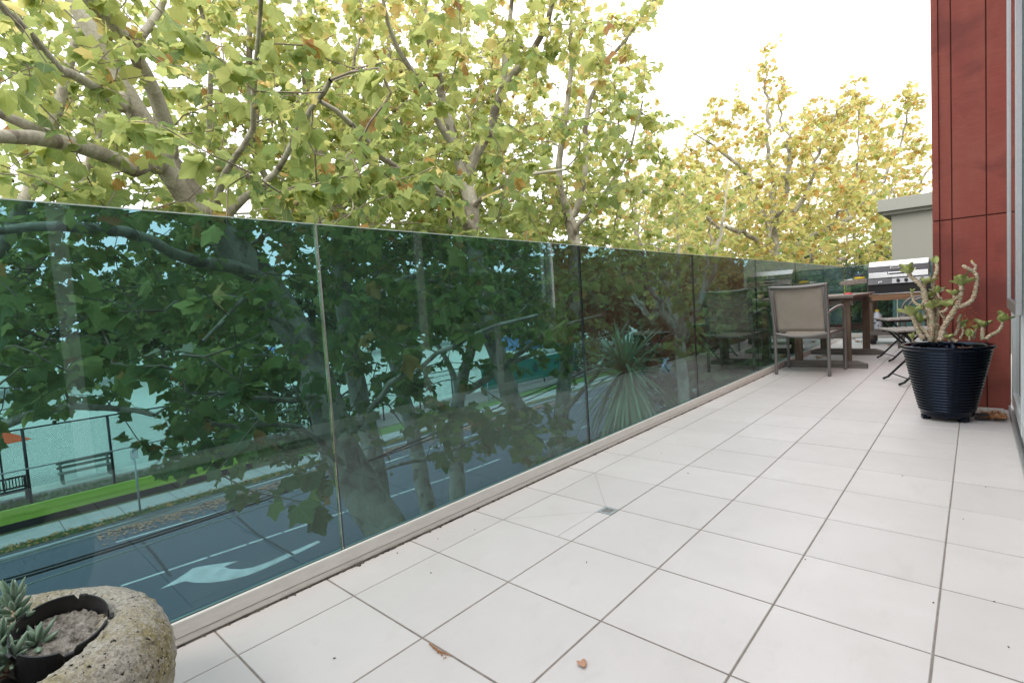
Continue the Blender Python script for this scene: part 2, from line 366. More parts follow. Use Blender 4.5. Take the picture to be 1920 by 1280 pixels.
for i in range(len(xs)-1):
    for j in range(len(ys)-1):
        x0, x1, y0, y1 = xs[i]+gap, xs[i+1]-gap, ys[j]+gap*1.3+rng.uniform(-.0006, .0006), ys[j+1]-gap*1.3
        if not in_floor((x0+x1)/2, (y0+y1)/2-.2) : continue
        z = rng.uniform(-.0006, .0004); t_ = rng.random()
        # tiles round the drain are cut to its frame
        dx0, dy0, dx1, dy1 = dr
        if x0 < dx1 and x1 > dx0 and y0 < dy1 and y1 > dy0:
            g = .0015
            parts_ = [(x0, min(x1, dx0-g), y0, y1), (max(x0, dx1+g), x1, y0, y1), (max(x0, dx0+0), min(x1, dx1), y0, min(y1, dy0-g)), (max(x0, dx0), min(x1, dx1), max(y0, dy1+g), y1)]
            for (a_, b_, c_, d_) in parts_:
                if b_-a_ > .004 and d_-c_ > .004: tilebox(a_, b_, c_, d_, z, t_)
        else: tilebox(x0, x1, y0, y1, z, t_)
me = bpy.data.meshes.new('floor'); me.from_pydata(vs, [], fs)
at_ = me.attributes.new('tv', 'FLOAT', 'FACE'); at_.data.foreach_set('value', tv)
fl = struct(link('floor', me, M['tile']))
g = MB(); g.b(-.225, 1.66, -2.9, ENDY+.1, -.25, -.0016); struct(obj('floor_bed', g, M['grout']))
g = MB()                                                   # hairline cuts running to the drain
for a_, b_ in (((0.004, 1.746, 0), (.286, 1.396, 0)), ((.004, 1.054, 0), (.286, 1.334, 0))):
    a_, b_ = Vector(a_), Vector(b_); d = (b_-a_).normalized(); n_ = Vector((-d.y, d.x, 0))*.0006
    z = Vector((0, 0, .0009)); g.add([a_-n_+z, b_-n_+z, b_+n_+z, a_+n_+z], [(0, 1, 2, 3)])
struct(obj('floor_cut', g, M['grout']))
# kerb under the glass
t = thing('balustrade_kerb', 'cream painted metal channel along the foot of the glass', 'kerb', (KX, 0, 0))
def kerb_piece(y0, y1):
    g = MB(); H = .068
    g.b(-.056, -.004, y0, y1, 0.001, H-.012)
    g.b(-.006, 0, y0, y1, .003, H); g.b(-.014, -.0055, y0, y1, H-.006, H-.0005)
    g.b(-.060, -.056, y0, y1, -.25, H-.02)
    return g
obj('channel', kerb_piece(-2.9, 4.155), M['alu_kerb'], t, bevel=.0015); obj('channel', kerb_piece(4.165, ENDY), M['alu_kerb'], t, bevel=.0015)
g = MB(); g.b(-.008, .0025, 4.10, 4.22, .004, .0675); obj('joint_cover', g, M['alu_kerb'], t, bevel=.001)
g = MB(); g.b(-.0272, -.0235, -2.9, ENDY, .05, .0635); obj('gasket', g, M['blackmetal'], t)
g = MB(); g.b(.0004, .0012, -2.9, ENDY, .024, .0252); obj('fold_line', g, M['grout'], t)
g = MB()
for k in range(900):
    y = rng.uniform(-1, 6.5); s_ = abs(rng.normal(0, .003))+.001; x_ = KX+.001+abs(rng.normal(0, .0035))
    if rng.random() < .35: y = 0.55+rng.normal(0, .16)
    g.box((x_, y, .001+s_*.2), (s_, s_*rng.uniform(1, 3), s_*.6), rng.uniform(0, 3))
g.b(KX-.0, KX+.007, -1.2, 6.5, -.0034, .0008)
struct(obj('kerb_grime', g, M['grime']), 'stuff'); bpy.context.scene.objects['kerb_grime']['label'] = 'dark dirt gathered along the foot of the kerb'
# the end kerb
g = MB(); g.b(-.27, 1.25, ENDY, ENDY+.09, .001, .07); tag(obj('end_kerb', g, M['alu_kerb'], bevel=.002), 'short cream kerb across the far end of the balcony', 'kerb')

# glass panels
GX = KX-.028-.012; TOPZ = 1.213
joints = [-2.745, -1.152, .4386, 2.0258, 3.6158, 5.2, 6.785, 8.37, ENDY-.02]
lab = ['tinted glass balustrade panel beside the stone bowl, first at the left edge', 'tinted glass panel above the road arrow, left of the yellowish joint',
       'tinted glass panel in the middle, right of the yellowish joint', 'tinted glass panel with the spiky plant behind it', 'tinted glass panel with dark leg reflections left of the grey chair',
       'tinted glass panel directly behind the grey armchair', 'tinted glass panel beside the wooden table', 'last tinted glass panel of the long side']
def glass_panel(name, x0, x1, y0, y1, z0, z1, label):
    g = MB(); g.b(x0, x1, y0, y1, z0, z1)
    g.mi = [0]*6
    along_y = (y1-y0) > (x1-x0)
    # face order of box: -x, +x, -y, +y, -z, +z
    g.mi = [0, 0, 1, 1, 1, 1] if along_y else [1, 1, 0, 0, 1, 1]
    if along_y: g.mi[3] = 0; g.mi = [0, 0, 1, 2 if abs(y1-.4386) < .05 else 1, 1, 3]
    o = obj(name, g, [M['tint'], M['gedge'], M['gedge_refl'], M['gtop']])
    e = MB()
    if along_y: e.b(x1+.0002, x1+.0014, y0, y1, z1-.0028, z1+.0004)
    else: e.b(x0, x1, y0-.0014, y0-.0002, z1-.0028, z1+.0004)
    obj('edge_glint', e, M['gtop'], o)  # pale strip paints the glint along the pane's top arris
    return tag(o, label, 'glass panel', 'tinted glass balustrade panels')
for i in range(8):
    glass_panel('glass_panel', GX, GX+.012, joints[i]+.004, joints[i+1]-.004, .045, TOPZ, lab[i])
ex = [-.2, .52, 1.24]
for i in range(2):
    glass_panel('glass_panel', ex[i]+.006, ex[i+1]-.006, ENDY+.03, ENDY+.042, .05, TOPZ, ['end glass panel across the balcony behind the table', 'end glass panel across the balcony behind the barbecue'][i])
# drain
t = thing('floor_drain', 'small square steel floor drain set in the tiles', 'drain', ((dr[0]+dr[2])/2, (dr[1]+dr[3])/2, 0))
g = MB(); h_ = .033; i_ = .020
for sx, sy, a_, b_ in ((-1, 0, 0, 0), (1, 0, 0, 0)):
    g.box((sx*(h_+i_)/2, 0, -.001), (h_-i_, 2*h_, .005))
for sy in (-1, 1): g.box((0, sy*(h_+i_)/2, -.001), (2*i_, h_-i_, .005))
obj('frame', g, M['conduit'], t)
g = MB()
for k in range(-3, 4): g.box((k*.0062, 0, -.002), (.0022, math.sqrt(max(.0001, i_*i_-(k*.0062)**2))*2, .004))
obj('grate', g, M['conduit'], t)
g = MB(); g.box((0, 0, -.012), (2*i_, 2*i_, .012)); obj('sump', g, M['enamel_dk'], t)

# red clad wall
t = thing('red_clad_wall', 'dark red timber clad wall with vertical grooves', 'wall', (1.255, WALLY, 0))
g = MB(); g.b(.012, .39, .012, 5.2, -.3, 3.6); obj('wall_core', g, M['groove'], t)
seams = [(.0, .036), (.039, .100), (.106, .272), (.278, .384)]
for a_, b_ in seams:
    for z0, z1 in ((.004, 1.283), (1.291, 3.6)):
        g = MB(); yy = -.012 if a_ == 0 else 0.0
        g.b(a_, b_, yy, .012, z0, z1); obj('board', g, M['red'], t, bevel=.002)
g = MB(); g.b(0, .012, .0125, 5.2, .004, 3.6); obj('side_board', g, M['red'], t)
g = MB()
for z in (.7, 1.55, 1.95, 2.4):
    for x in (.045, .383): g.box((x, -.0005, z), (.005, .002, .005))
obj('nail_heads', g, M['chair_metal'], t)
# concrete patch at foot of the wall
# sliding door wall on the right
t = thing('sliding_door', 'aluminium framed glass sliding door along the right edge', 'door', (DX+.015, 0, 0))
g = MB(); g.b(0, .012, -3, 4.19, .002, .035); g.b(.012, .06, -3, 4.19, .002, .022); g.b(.06, .075, -3, 4.19, .002, .05); obj('track', g, M['alu'], t, bevel=.001)
g = MB(); g.b(.02, .055, -3, 4.17, .05, .13); g.b(.02, .055, -3, 4.17, 2.26, 2.34)
for y in (4.10, 3.22, 2.30, -.04, -1.7): g.b(.018, .057, y, y+.075, .05, 2.34)
obj('frame', g, M['alu_white'], t, bevel=.002)
g = MB(); g.b(.034, .040, -3, 4.12, .13, 2.26); obj('glass', g, M['clear'], t)
g = MB(); g.b(.12, .125, 1.1, 4.12, .08, 2.3); obj('blind', g, M['blind'], t)
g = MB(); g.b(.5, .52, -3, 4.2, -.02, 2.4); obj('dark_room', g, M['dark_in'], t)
g = MB(); g.b(0, .35, -3.2, 4.199, 2.34, 4.2); tag(obj('upper_facade', g, M['facade'], None), 'grey cladding above the sliding door', 'wall'); bpy.data.objects['upper_facade'].location = (DX+.01, 0, 0)
t = thing('window_screen', 'narrow grey metal framed sash hanging in front of the red wall', 'window', (DX-.017, 0, 0))
g = MB(); y0, y1 = 2.53, 3.33
g.b(0, .022, y0, y1, .715, .765); g.b(0, .022, y0, y0+.022, .765, 2.5); g.b(0, .022, y1-.022, y1, .765, 2.5); obj('sash_frame', g, M['alu_dk'], t, bevel=.002)
g = MB(); g.b(.008, .014, y0+.022, y1-.022, .765, 2.5); obj('pane', g, M['clear'], t)

# building below and the neighbour
g = MB(); g.b(.25, 8, -12, 4.2, GZ-.1, -.26); g.b(2.2, 8, -12, 4.2, -.26, 5); g.b(.25, 8, 4.2, ENDY, GZ-.1, -.26)
tag(obj('building', g, M['brick_wall']), 'pale rendered building that carries the balcony', 'building')
t = thing('neighbour_building', 'grey rendered neighbouring building with flat overhanging cap', 'building', (0, 13, 0))
g = MB(); g.b(.165, 6, 0, 6, GZ-.1, 2.36); obj('wall', g, M['render'], t)
g = MB(); g.b(-.055, 6.1, -.16, 6.2, 2.37, 2.62); obj('roof_cap', g, M['render_cap'], t, bevel=.008)
g = MB(); g.b(.02, 6, -.08, 6.1, 2.30, 2.37); obj('cap_soffit', g, M['render'], t)

# ============================================================ street and field
g = MB(); S = 900; g.add([(-S, -S, GZ-.02), (S, -S, GZ-.02), (S, S, GZ-.02), (-S, S, GZ-.02)], [(0, 1, 2, 3)]); struct(obj('ground', g, M['ground']))
g = MB(); g.b(-17.75, -7.6, -80, 220, GZ-.3, GZ); struct(obj('road', g, M['asphalt']))
def strip(name, pts, wdt, mt, z):
    g = MB()
    for i in range(len(pts)-1):
        a_, b_ = Vector((*pts[i], z)), Vector((*pts[i+1], z)); d = (b_-a_).normalized(); n_ = Vector((-d.y, d.x, 0))*wdt/2
        g.add([a_-n_, b_-n_, b_+n_, a_+n_], [(0, 1, 2, 3)])
    return struct(obj(name, g, mt))
strip('road_edge_line', [(-16.6, 2.3), (-16.2, 9), (-16.1, 60)], .10, M['paint'], GZ+.004)
g = MB()
y = -12.0
pA, pB = gnd(200, 1107), gnd(635, 963)
sl_ = (pB[0]-pA[0])/(pB[1]-pA[1])
while y < 90:
    for (y0, y1) in ((y, y+.86),):
        xa = pA[0]+sl_*(min(y0, 12)-pA[1]); xb = pA[0]+sl_*(min(y1, 12)-pA[1])
        g.add([(xa-.05, y0, GZ+.004), (xb-.05, y1, GZ+.004), (xb+.05, y1, GZ+.004), (xa+.05, y0, GZ+.004)], [(3, 2, 1, 0)])
    y += .92 if y < 12 else 3.2
struct(obj('lane_line', g, M['paint']))
ar = [(300, 1104), (330, 1086), (362, 1065), (372, 1062), (412, 1056), (447, 1051), (420, 1062), (430, 1066), (452, 1067), (475, 1063), (500, 1054), (596, 1013), (601, 1016), (560, 1036), (500, 1064), (465, 1078), (430, 1087), (395, 1092), (365, 1092), (347, 1089)]
g = MB(); P_ = [gnd(*p) for p in ar]; g.add([(p[0], p[1], GZ+.004) for p in P_], [tuple(range(len(P_)))]); struct(obj('road_arrow', g, M['paint']))
cr = [[(265, 1013), (290, 1040), (320, 1080)], [(430, 955), (480, 1000), (550, 1040)], [(470, 950), (500, 935), (530, 955), (550, 940), (580, 950)]]
g = MB()
for pl in cr:
    for i in range(len(pl)-1):
        a_, b_ = Vector(gnd(*pl[i])), Vector(gnd(*pl[i+1])); a_.z = b_.z = GZ+.008; d = (b_-a_).normalized(); n_ = Vector((-d.y, d.x, 0))*.035
        g.add([a_-n_, b_-n_, b_+n_, a_+n_], [(0, 1, 2, 3)])
struct(obj('road_seam', g, M['crack']))
g = MB(); g.b(-17.86, -17.75, -80, 220, GZ-.2, GZ+.13); struct(obj('kerb', g, M['kerbtop'], bevel=.02))
g = MB(); g.b(-18.2, -17.86, -80, 220, GZ-.2, GZ+.10); struct(obj('gutter', g, M['kerbstone']))
g = MB(); g.b(-7.6, -7.4, -80, 220, GZ-.2, GZ+.13); struct(obj('near_kerb', g, M['kerbtop']))
g = MB(); g.b(-18.95, -18.2, -80, 220, GZ-.2, GZ+.03); struct(obj('grass_verge', g, M['verge']))
g = MB(); g.b(-20.35, -18.95, -80, 220, GZ-.2, GZ+.02)
struct(obj('footpath', g, M['path']))
g = MB(); g.b(-4.2, -2.4, -80, 220, GZ-.2, GZ+.02); struct(obj('near_footpath', g, M['path']))
g = MB()
for k in range(-20, 60): g.b(-20.34, -18.96, k*1.5, k*1.5+.02, GZ+.021, GZ+.024)
struct(obj('footpath_joints', g, M['kerbstone']))
g = MB(); g.b(-25.2, -22.0, -60, 160, GZ-.2, GZ+.004); struct(obj('dirt_strip', g, M['dirt']))
g = MB(); g.b(-140, -25.2, -120, 220, GZ-.2, GZ+.01); struct(obj('sports_field', g, M['turf']))
g = MB(); g.b(-21.7, -20.4, 9.5, 60, GZ-.2, GZ+.012); struct(obj('lawn_strip', g, M['brightlawn']))

def scatter_quads(n, fn, size, mt, name, label, up=True):
    v_ = []; f_ = []
    for k in range(n):
        x, y, z = fn(); s_ = size*rng.uniform(.6, 1.4); a_ = rng.uniform(0, 6.28)
        if up:
            dx, dy = math.cos(a_)*s_*.12, math.sin(a_)*s_*.12; lx, ly = rng.normal(0, s_*.3, 2)
            o = len(v_); v_ += [(x-dx, y-dy, z), (x+dx, y+dy, z), (x+lx, y+ly, z+s_)]; f_.append((o, o+1, o+2))
        else:
            o = len(v_); t1 = rng.normal(0, .35, 2)
            for k2 in range(4):
                aa = a_+k2*1.57; r_ = s_*(.5 if k2 % 2 else .8)
                v_.append((x+math.cos(aa)*r_, y+math.sin(aa)*r_, z+.01+abs(math.cos(aa)*t1[0]+math.sin(aa)*t1[1])*s_))
            f_.append((o, o+1, o+2, o+3))
    me = bpy.data.meshes.new(name); me.from_pydata(v_, [], f_); o = struct(link(name, me, mt), 'stuff'); o['label'] = label; return o
scatter_quads(26000, lambda: (rng.uniform(-18.95, -18.2), rng.uniform(-2, 20), GZ+.0), .09, M['grass'], 'verge_grass', 'rough green grass on the verge beyond the road')
scatter_quads(16000, lambda: (rng.uniform(-24.6, -21.2), rng.uniform(-2, 14), GZ+.0), .12, M['grass'], 'rough_grass', 'patchy rough grass behind the low lime boards')
scatter_quads(2600, lambda: (-17.7+abs(rng.normal(0, .45)), rng.uniform(2, 26), GZ+.0), .07, M['pink_leaf'], 'kerb_leaves', 'brown fallen leaves along the far kerb', False)
scatter_quads(900, lambda: (rng.uniform(-19, -18.3), rng.uniform(-1, 26), GZ+.06), .06, M['orange_leaf'], 'verge_leaves', 'yellow fallen leaves on the verge grass', False)

# low lime board edging
t = thing('low_board_fence', 'low lime green board fence with black plinth by the footpath', 'fence', (-20.75, 0, GZ))
A_ = gnd(0, 985); B_ = gnd(455, 872)
g = MB(); g.b(-.05, .03, -6, 7.6, .22, .66); g.b(.03, .045, -6, 7.6, .43, .45); obj('board', g, M['lime'], t)
g = MB(); g.b(-.03, .05, -6, 7.6, 0, .22); obj('plinth', g, M['blackboard'], t)
# chain link fences
def chain_fence(x, ys, h, label, rail=True):
    t = thing('chain_link_fence', label, 'fence', (x, 0, GZ))
    for y in ys:
        g = MB(); g.tube([(0, y, 0), (0, y, h)], .045, 8); obj('post', g, M['blackmetal'], t, smooth=True)
    g = MB(); g.tube([(0, ys[0], h-.02), (0, ys[-1], h-.02)], .03, 6); obj('top_rail', g, M['blackmetal'], t)
    g = MB(); g.add([(.02, ys[0], .05), (.02, ys[-1], .05), (.02, ys[-1], h-.03), (.02, ys[0], h-.03)], [(0, 1, 2, 3)]); obj('wire_mesh', g, M['chainlink'], t)
    return t
chain_fence(-22.7, [-6, -1.3, 1.08, 3.4, 6.0, 8.6, 11.2], 2.85, 'tall black chain link fence behind the lime boards')
chain_fence(-23.4, [14, 15.8, 18.4, 21, 24, 27.2, 30.4, 33.6, 37], 2.2, 'black chain link fence carrying the green banner')
# banner
t = thing('green_banner', 'dark green mesh banner with faint lettering on the fence', 'banner', (-23.33, 0, GZ))
g = MB(); g.b(0, .01, 23.6, 34.9, .35, 2.0); obj('mesh_sheet', g, M['banner'], t)
def text(name, s, size, loc, rot, mt, parent=None, ext=.002):
    cu = bpy.data.curves.new(name, 'FONT'); cu.body = s; cu.size = size; cu.extrude = ext; cu.align_x = 'CENTER'; cu.align_y = 'CENTER'
    o = bpy.data.objects.new(name, cu); COL.objects.link(o)
    dg = bpy.context.evaluated_depsgraph_get(); me = bpy.data.meshes.new_from_object(o.evaluated_get(dg)); bpy.data.objects.remove(o)
    o = bpy.data.objects.new(name, me); COL.objects.link(o); me.materials.clear(); me.materials.append(mt)
    o.location = loc; o.rotation_euler = rot
    if parent: o.parent = parent
    return o
text('word', 'GEA', 1.0, (.016, 25.6, 1.15), (R(90), 0, R(90)), M['banner_ink'], t)
text('word', 'H', 1.0, (.016, 27.6, 1.15), (R(90), 0, R(90)), M['banner_ink'], t)
text('short_word', 'WL', .8, (.016, 32.2, 1.35), (R(90), 0, R(90)), M['banner_ink'], t)
g = MB(); pts = []
for k in range(20):
    a_ = k/20*2*math.pi; r_ = .3; pts.append((.014, 29.3+math.sin(a_)*r_*(1-.35*max(0, math.cos(a_))), 1.2+math.cos(a_)*r_*(1.7 if math.cos(a_) > 0 else 1)))
g.prism(pts, (.004, 0, 0)); obj('drop_emblem', g, M['banner_ink'], t)

# benches, umbrella
def bench(name, label, loc, rz, L, mt, slat):
    t = thing(name, label, 'bench', loc, rz, None)
    g = MB()
    for y in (-.19, -.04, .11): g.box((0, y, .44), (L, .12, .035))
    obj('seat', g, mt, t)
    g = MB()
    if slat:
        g.box((0, .26, .88), (L, .04, .06)); g.box((0, .24, .52), (L, .04, .06))
        for k in range(int(L/.085)): g.box((-L/2+.05+k*.085, .25, .70), (.03, .02, .30))
    else:
        for z in (.62, .80): g.box((0, .24, z), (L, .03, .11))
    obj('backrest', g, mt, t)
    for s_ in (-1, 1):
        g = MB(); x_ = s_*(L/2-.12); g.box((x_, -.18, .21), (.08, .10, .42)); g.box((x_, .22, .45), (.08, .10, .90)); g.box((x_, 0, .40), (.08, .4, .05)); obj('leg', g, mt, t)
bench('park_bench', 'faded timber park bench inside the chain link fence', (-25.7, 3.0, GZ), R(90), 1.75, M['bench_pale'], False)
bench('slatted_bench', 'dark slatted garden bench below the orange umbrella', (-24.3, .42, GZ), R(90), 1.6, M['blackmetal'], True)
def umbrella(name, label, loc, r_, h):
    t = thing(name, label, 'umbrella', loc, .3, 'orange umbrellas by the sports field')
    g = MB(); g.tube([(0, 0, 0), (0, 0, h)], .035, 8); obj('pole', g, M['blackmetal'], t)
    g = MB(); n = 4; vs_ = [(0, 0, h)]+[(r_*math.cos(R(45+90*k)), r_*math.sin(R(45+90*k)), h-.55) for k in range(4)]; g.add(vs_, [(0, 1+k, 1+(k+1) % 4) for k in range(4)])
    obj('canopy', g, M['orange'], t, solid=.01)
umbrella('garden_umbrella', 'orange umbrella at the left edge above the slatted bench', (-26.6, .62, GZ), 1.05, 2.5)
p = gnd(1098, 715); umbrella('garden_umbrella', 'orange umbrella far off above the green banner', (-26.5, 36.5, GZ), 1.8, 3.3)
# sign poles
def signpost(label, loc, h, plate):
    t = thing('sign_post', label, 'sign', loc)
    g = MB(); g.tube([(0, 0, 0), (0, 0, h)], .03, 8); obj('pole', g, M['conduit'], t, smooth=True)
    g = MB(); g.box((.035, 0, h-.32), (.006, plate[0], plate[1])); s_ = obj('plate', g, M['white_pl'], t, bevel=.01)
    text('symbol', 'P', plate[0]*.9, (.04, 0, h-.22), (R(90), 0, R(90)), M['inkp'], s_, .001)
signpost('thin sign post with small white plate on the verge by the kerb', (-18.6, 3.31, GZ), 2.3, (.22, .30))
signpost('parking sign post with tall white plate before the green banner', (-21.1, 21.9, GZ), 2.3, (.30, .85))
# blue pavilion
p = at(440, 650, 62)
t = thing('field_pavilion', 'small pavilion with a blue roof across the sports field', 'pavilion', (p[0], p[1], GZ))
for x_ in (-2.4, 2.4):
    for y_ in (-3.4, 3.4):
        g = MB(); g.box((x_, y_, 1.2), (.15, .15, 2.4)); obj('post', g, M['white_pl'], t)
g = MB(); g.prism([(-3, -4, 2.4), (3, -4, 2.4), (0, -4, 3.3)], (0, 8, 0)); obj('roof', g, M['bluep'], t)
p = at(1010, 655, 75)
t = thing('blue_shed', 'long low blue shed far across the sports field', 'shed', (p[0], p[1], GZ))
g = MB(); g.b(-2, 2, -6, 6, 0, 2.0); obj('wall', g, M['bluep'], t); g = MB(); g.prism([(-2.3, -6.3, 2.0), (2.3, -6.3, 2.0), (2.3, -6.3, 2.2), (0, -6.3, 2.9), (-2.3, -6.3, 2.2)], (0, 12.6, 0)); obj('roof', g, M['white_pl'], t)

# cars
def car(label, loc, rz, mt):
    t = thing('parked_car', label, 'car', loc, rz, 'cars on the street')
    prof = [(-2.15, .35), (-2.2, .62), (-2.05, .86), (-1.55, .95), (-.9, 1.38), (.55, 1.42), (1.15, 1.0), (1.95, .84), (2.15, .62), (2.15, .35)]
    g = MB(); g.prism([(-.85, x, z) for x, z in prof], (1.7, 0, 0)); obj('body', g, mt, t, bevel=.09, seg=3, smooth=False)
    for s_ in (-1, 1):
        g = MB(); g.prism([(s_*.853-.003, x, z) for x, z in [(-1.35, .98), (-.85, 1.32), (.5, 1.35), (.95, 1.02)]], (.006, 0, 0)); obj('side_window', g, M['carglass'], t)
        for y_ in (-1.35, 1.3):
            g = MB(); g.tube([(s_*.70, y_, .32), (s_*.88, y_, .32)], .32, 18); w_ = obj('wheel', g, M['tyre'], t, bevel=.03)
            g = MB(); g.tube([(s_*.86, y_, .32), (s_*.895, y_, .32)], .19, 12); obj('rim', g, M['conduit'], w_)
    g = MB(); g.add([(-.7, 1.13, 1.06), (.7, 1.13, 1.06), (.62, .62, 1.42), (-.62, .62, 1.42)], [(0, 1, 2, 3)]); obj('windscreen', g, M['carglass'], t, solid=.02)
    for s_ in (-1, 1):
        g = MB(); g.box((s_*.62, 2.14, .68), (.3, .05, .14)); obj('headlight', g, M['white_pl'], t, bevel=.02)
p = gnd(1225, 705); car('silver blue car seen through the glass right of the spiky plant', (p[0]+.6, p[1], GZ), R(180), M['cars'])
p = gnd(1000, 775); car('pale car on the road behind the leaning trunks', (-9.6, 25.5, GZ), R(3), M['carw'])
p = gnd(1410, 640); car('white car farthest along the road under the golden trees', (-10.5, 52, GZ), R(0), M['carw'])

# cables
def cable(pts, r_, mt, label):
    A = np.array([tuple(p) for p in pts]); yy = np.arange(A[0, 1], A[-1, 1], .25)
    xz = [np.convolve(np.pad(np.interp(yy, A[:, 1], A[:, c]), 4, 'edge'), np.ones(9)/9, 'valid') for c in (0, 2)]
    out = [Vector((x, y, z)) for x, y, z in zip(xz[0], yy, xz[1])]
    g = MB(); g.tube(out, r_, 6); return tag(obj('street_cable', g, mt, smooth=True), label, 'cable', 'overhead cables along the street')
def oncab(px, py, x): d = ray(px, py); return CAM+d*((x-CAM[0])/d[0])
c0 = [oncab(*p, -5.0) for p in ((0, 1098), (300, 1003), (600, 902), (880, 785), (1090, 700))]
cable([(-5, -14, -.6)]+c0+[(-5, 22, .7), (-5, 38, 2.4)], .012, M['cable'], 'black overhead cable crossing low over the road markings')
c1 = [oncab(*p, -5.12) for p in ((0, 1092), (300, 998), (600, 898), (880, 797), (1090, 706))]
cable([(-5.12, -14, -.5)]+c1+[(-5.1, 22, .75), (-5.1, 38, 2.45)], .009, M['cable'], 'thinner black cable beside the one low over the road')
c2 = [oncab(*p, -5.3) for p in ((690, 842), (900, 758), (1100, 700), (1310, 603), (1420, 555))]
cable([(-5.3, -14, -.9), (-5.3, -2, -1.2)]+c2+[(-5.3, 38, 2.3)], .009, M['cable_l'], 'pale shiny cable rising to the right behind the spiky plant')
c3 = [oncab(*p, -6.2) for p in ((640, 900), (900, 805), (1100, 733), (1300, 655), (1420, 612))]
cable([(-6.2, -14, -1.4), (-6.2, -2, -1.8)]+c3+[(-6.0, 38, 1.2)], .009, M['cable_l'], 'lower pale cable crossing the far road')
c4 = [oncab(*p, -8.0) for p in ((250, 838), (430, 795), (630, 745), (900, 690))]  # thin pale curve drawn as a sagging tube
cable([(-8, -14, -.9)]+c4+[(-7, 38, 1.0)], .010, M['cable_l'], 'thin pale line sagging before the lower leaves at the left')
t = thing('power_pole', 'timber power pole far along the street', 'pole', (-5.3, 38, GZ))
g = MB(); g.tube([(0, 0, 0), (0, 0, 9)], [.17, .12], 12); obj('shaft', g, M['twig'], t, smooth=True)
g = MB(); g.box((0, 0, 7.6), (1.9, .1, .12)); g.box((0, 0, 8.4), (1.5, .1, .12)); obj('crossarm', g, M['twig'], t)
# ============================================================ trees
def mk_template(half, zf, cen=(0, .2), pet=True):
    pts = list(half)+[(-x, y) for x, y in reversed(half[:-1])]
    pts = pts[:-1] if half[0][0] == 0 else pts
    V_ = [(cen[0], cen[1], -.03)]+[(x, y, zf(x, y)) for x, y in pts]
    n = len(pts); F_ = [(0, 1+i, 1+(i+1) % n) for i in range(n)]
    if pet:
        o = len(V_); V_ += [(-.013, -.42, .10), (.013, -.42, .10), (0, .04, 0)]; F_.append((o, o+1, o+2))
    return np.array(V_, float), np.array(F_, int)
zc = lambda x, y: -.24*y*y-.22*abs(x)+.16*abs(x)*y-(.10 if abs(x) > .55 else 0)+.05*math.sin(9*abs(x)+5*y)
LEAF_FULL = mk_template([(0, .02), (.14, -.07), (.30, -.05), (.48, -.04), (.50, .06), (.47, .17), (.56, .24), (.60, .36), (.70, .50), (.57, .53), (.50, .60), (.36, .58), (.33, .70), (.22, .76), (.15, .88), (0, 1.0)], zc)
LEAF_MID = mk_template([(0, .02), (.45, -.05), (.46, .18), (.66, .50), (.36, .57), (.22, .78), (0, 1.0)], zc)
LEAF_LITE = mk_template([(0, 0), (.5, .1), (.55, .6), (0, 1.0)], zc, (0, .45), False)
def norm(a): return a/np.maximum(np.linalg.norm(a, axis=-1, keepdims=True), 1e-9)
def leaf_mesh(name, P, D, Nr, S, val, tmpl, mt, parent, curl=None):
    tvv, tf = tmpl; n = len(P); k = len(tvv)
    Y = norm(D); X = norm(np.cross(Y, Nr)); Z = np.cross(X, Y)
    cu = np.ones(n) if curl is None else curl
    V_ = P[:, None]+S[:, None, None]*(tvv[None, :, 0:1]*X[:, None]+tvv[None, :, 1:2]*Y[:, None]+(tvv[None, :, 2:3]*cu[:, None, None])*Z[:, None])
    F_ = (tf[None]+(np.arange(n)*k)[:, None, None]).reshape(-1, 3)
    me = bpy.data.meshes.new(name); me.vertices.add(n*k); me.vertices.foreach_set('co', V_.reshape(-1).astype(np.float32))
    me.loops.add(F_.size); me.loops.foreach_set('vertex_index', F_.reshape(-1).astype(np.int32))
    me.polygons.add(len(F_)); me.polygons.foreach_set('loop_start', (np.arange(len(F_))*3).astype(np.int32))
    me.update(calc_edges=True)
    a = me.attributes.new('lv', 'FLOAT', 'FACE'); a.data.foreach_set('value', np.repeat(val, len(tf)).astype(np.float32))
    uv = me.uv_layers.new(name='UVMap'); u = tvv[tf.reshape(-1), :2]; u = np.tile(u, (n, 1)); uv.data.foreach_set('uv', u.reshape(-1).astype(np.float32))
    return link(name, me, mt, parent)

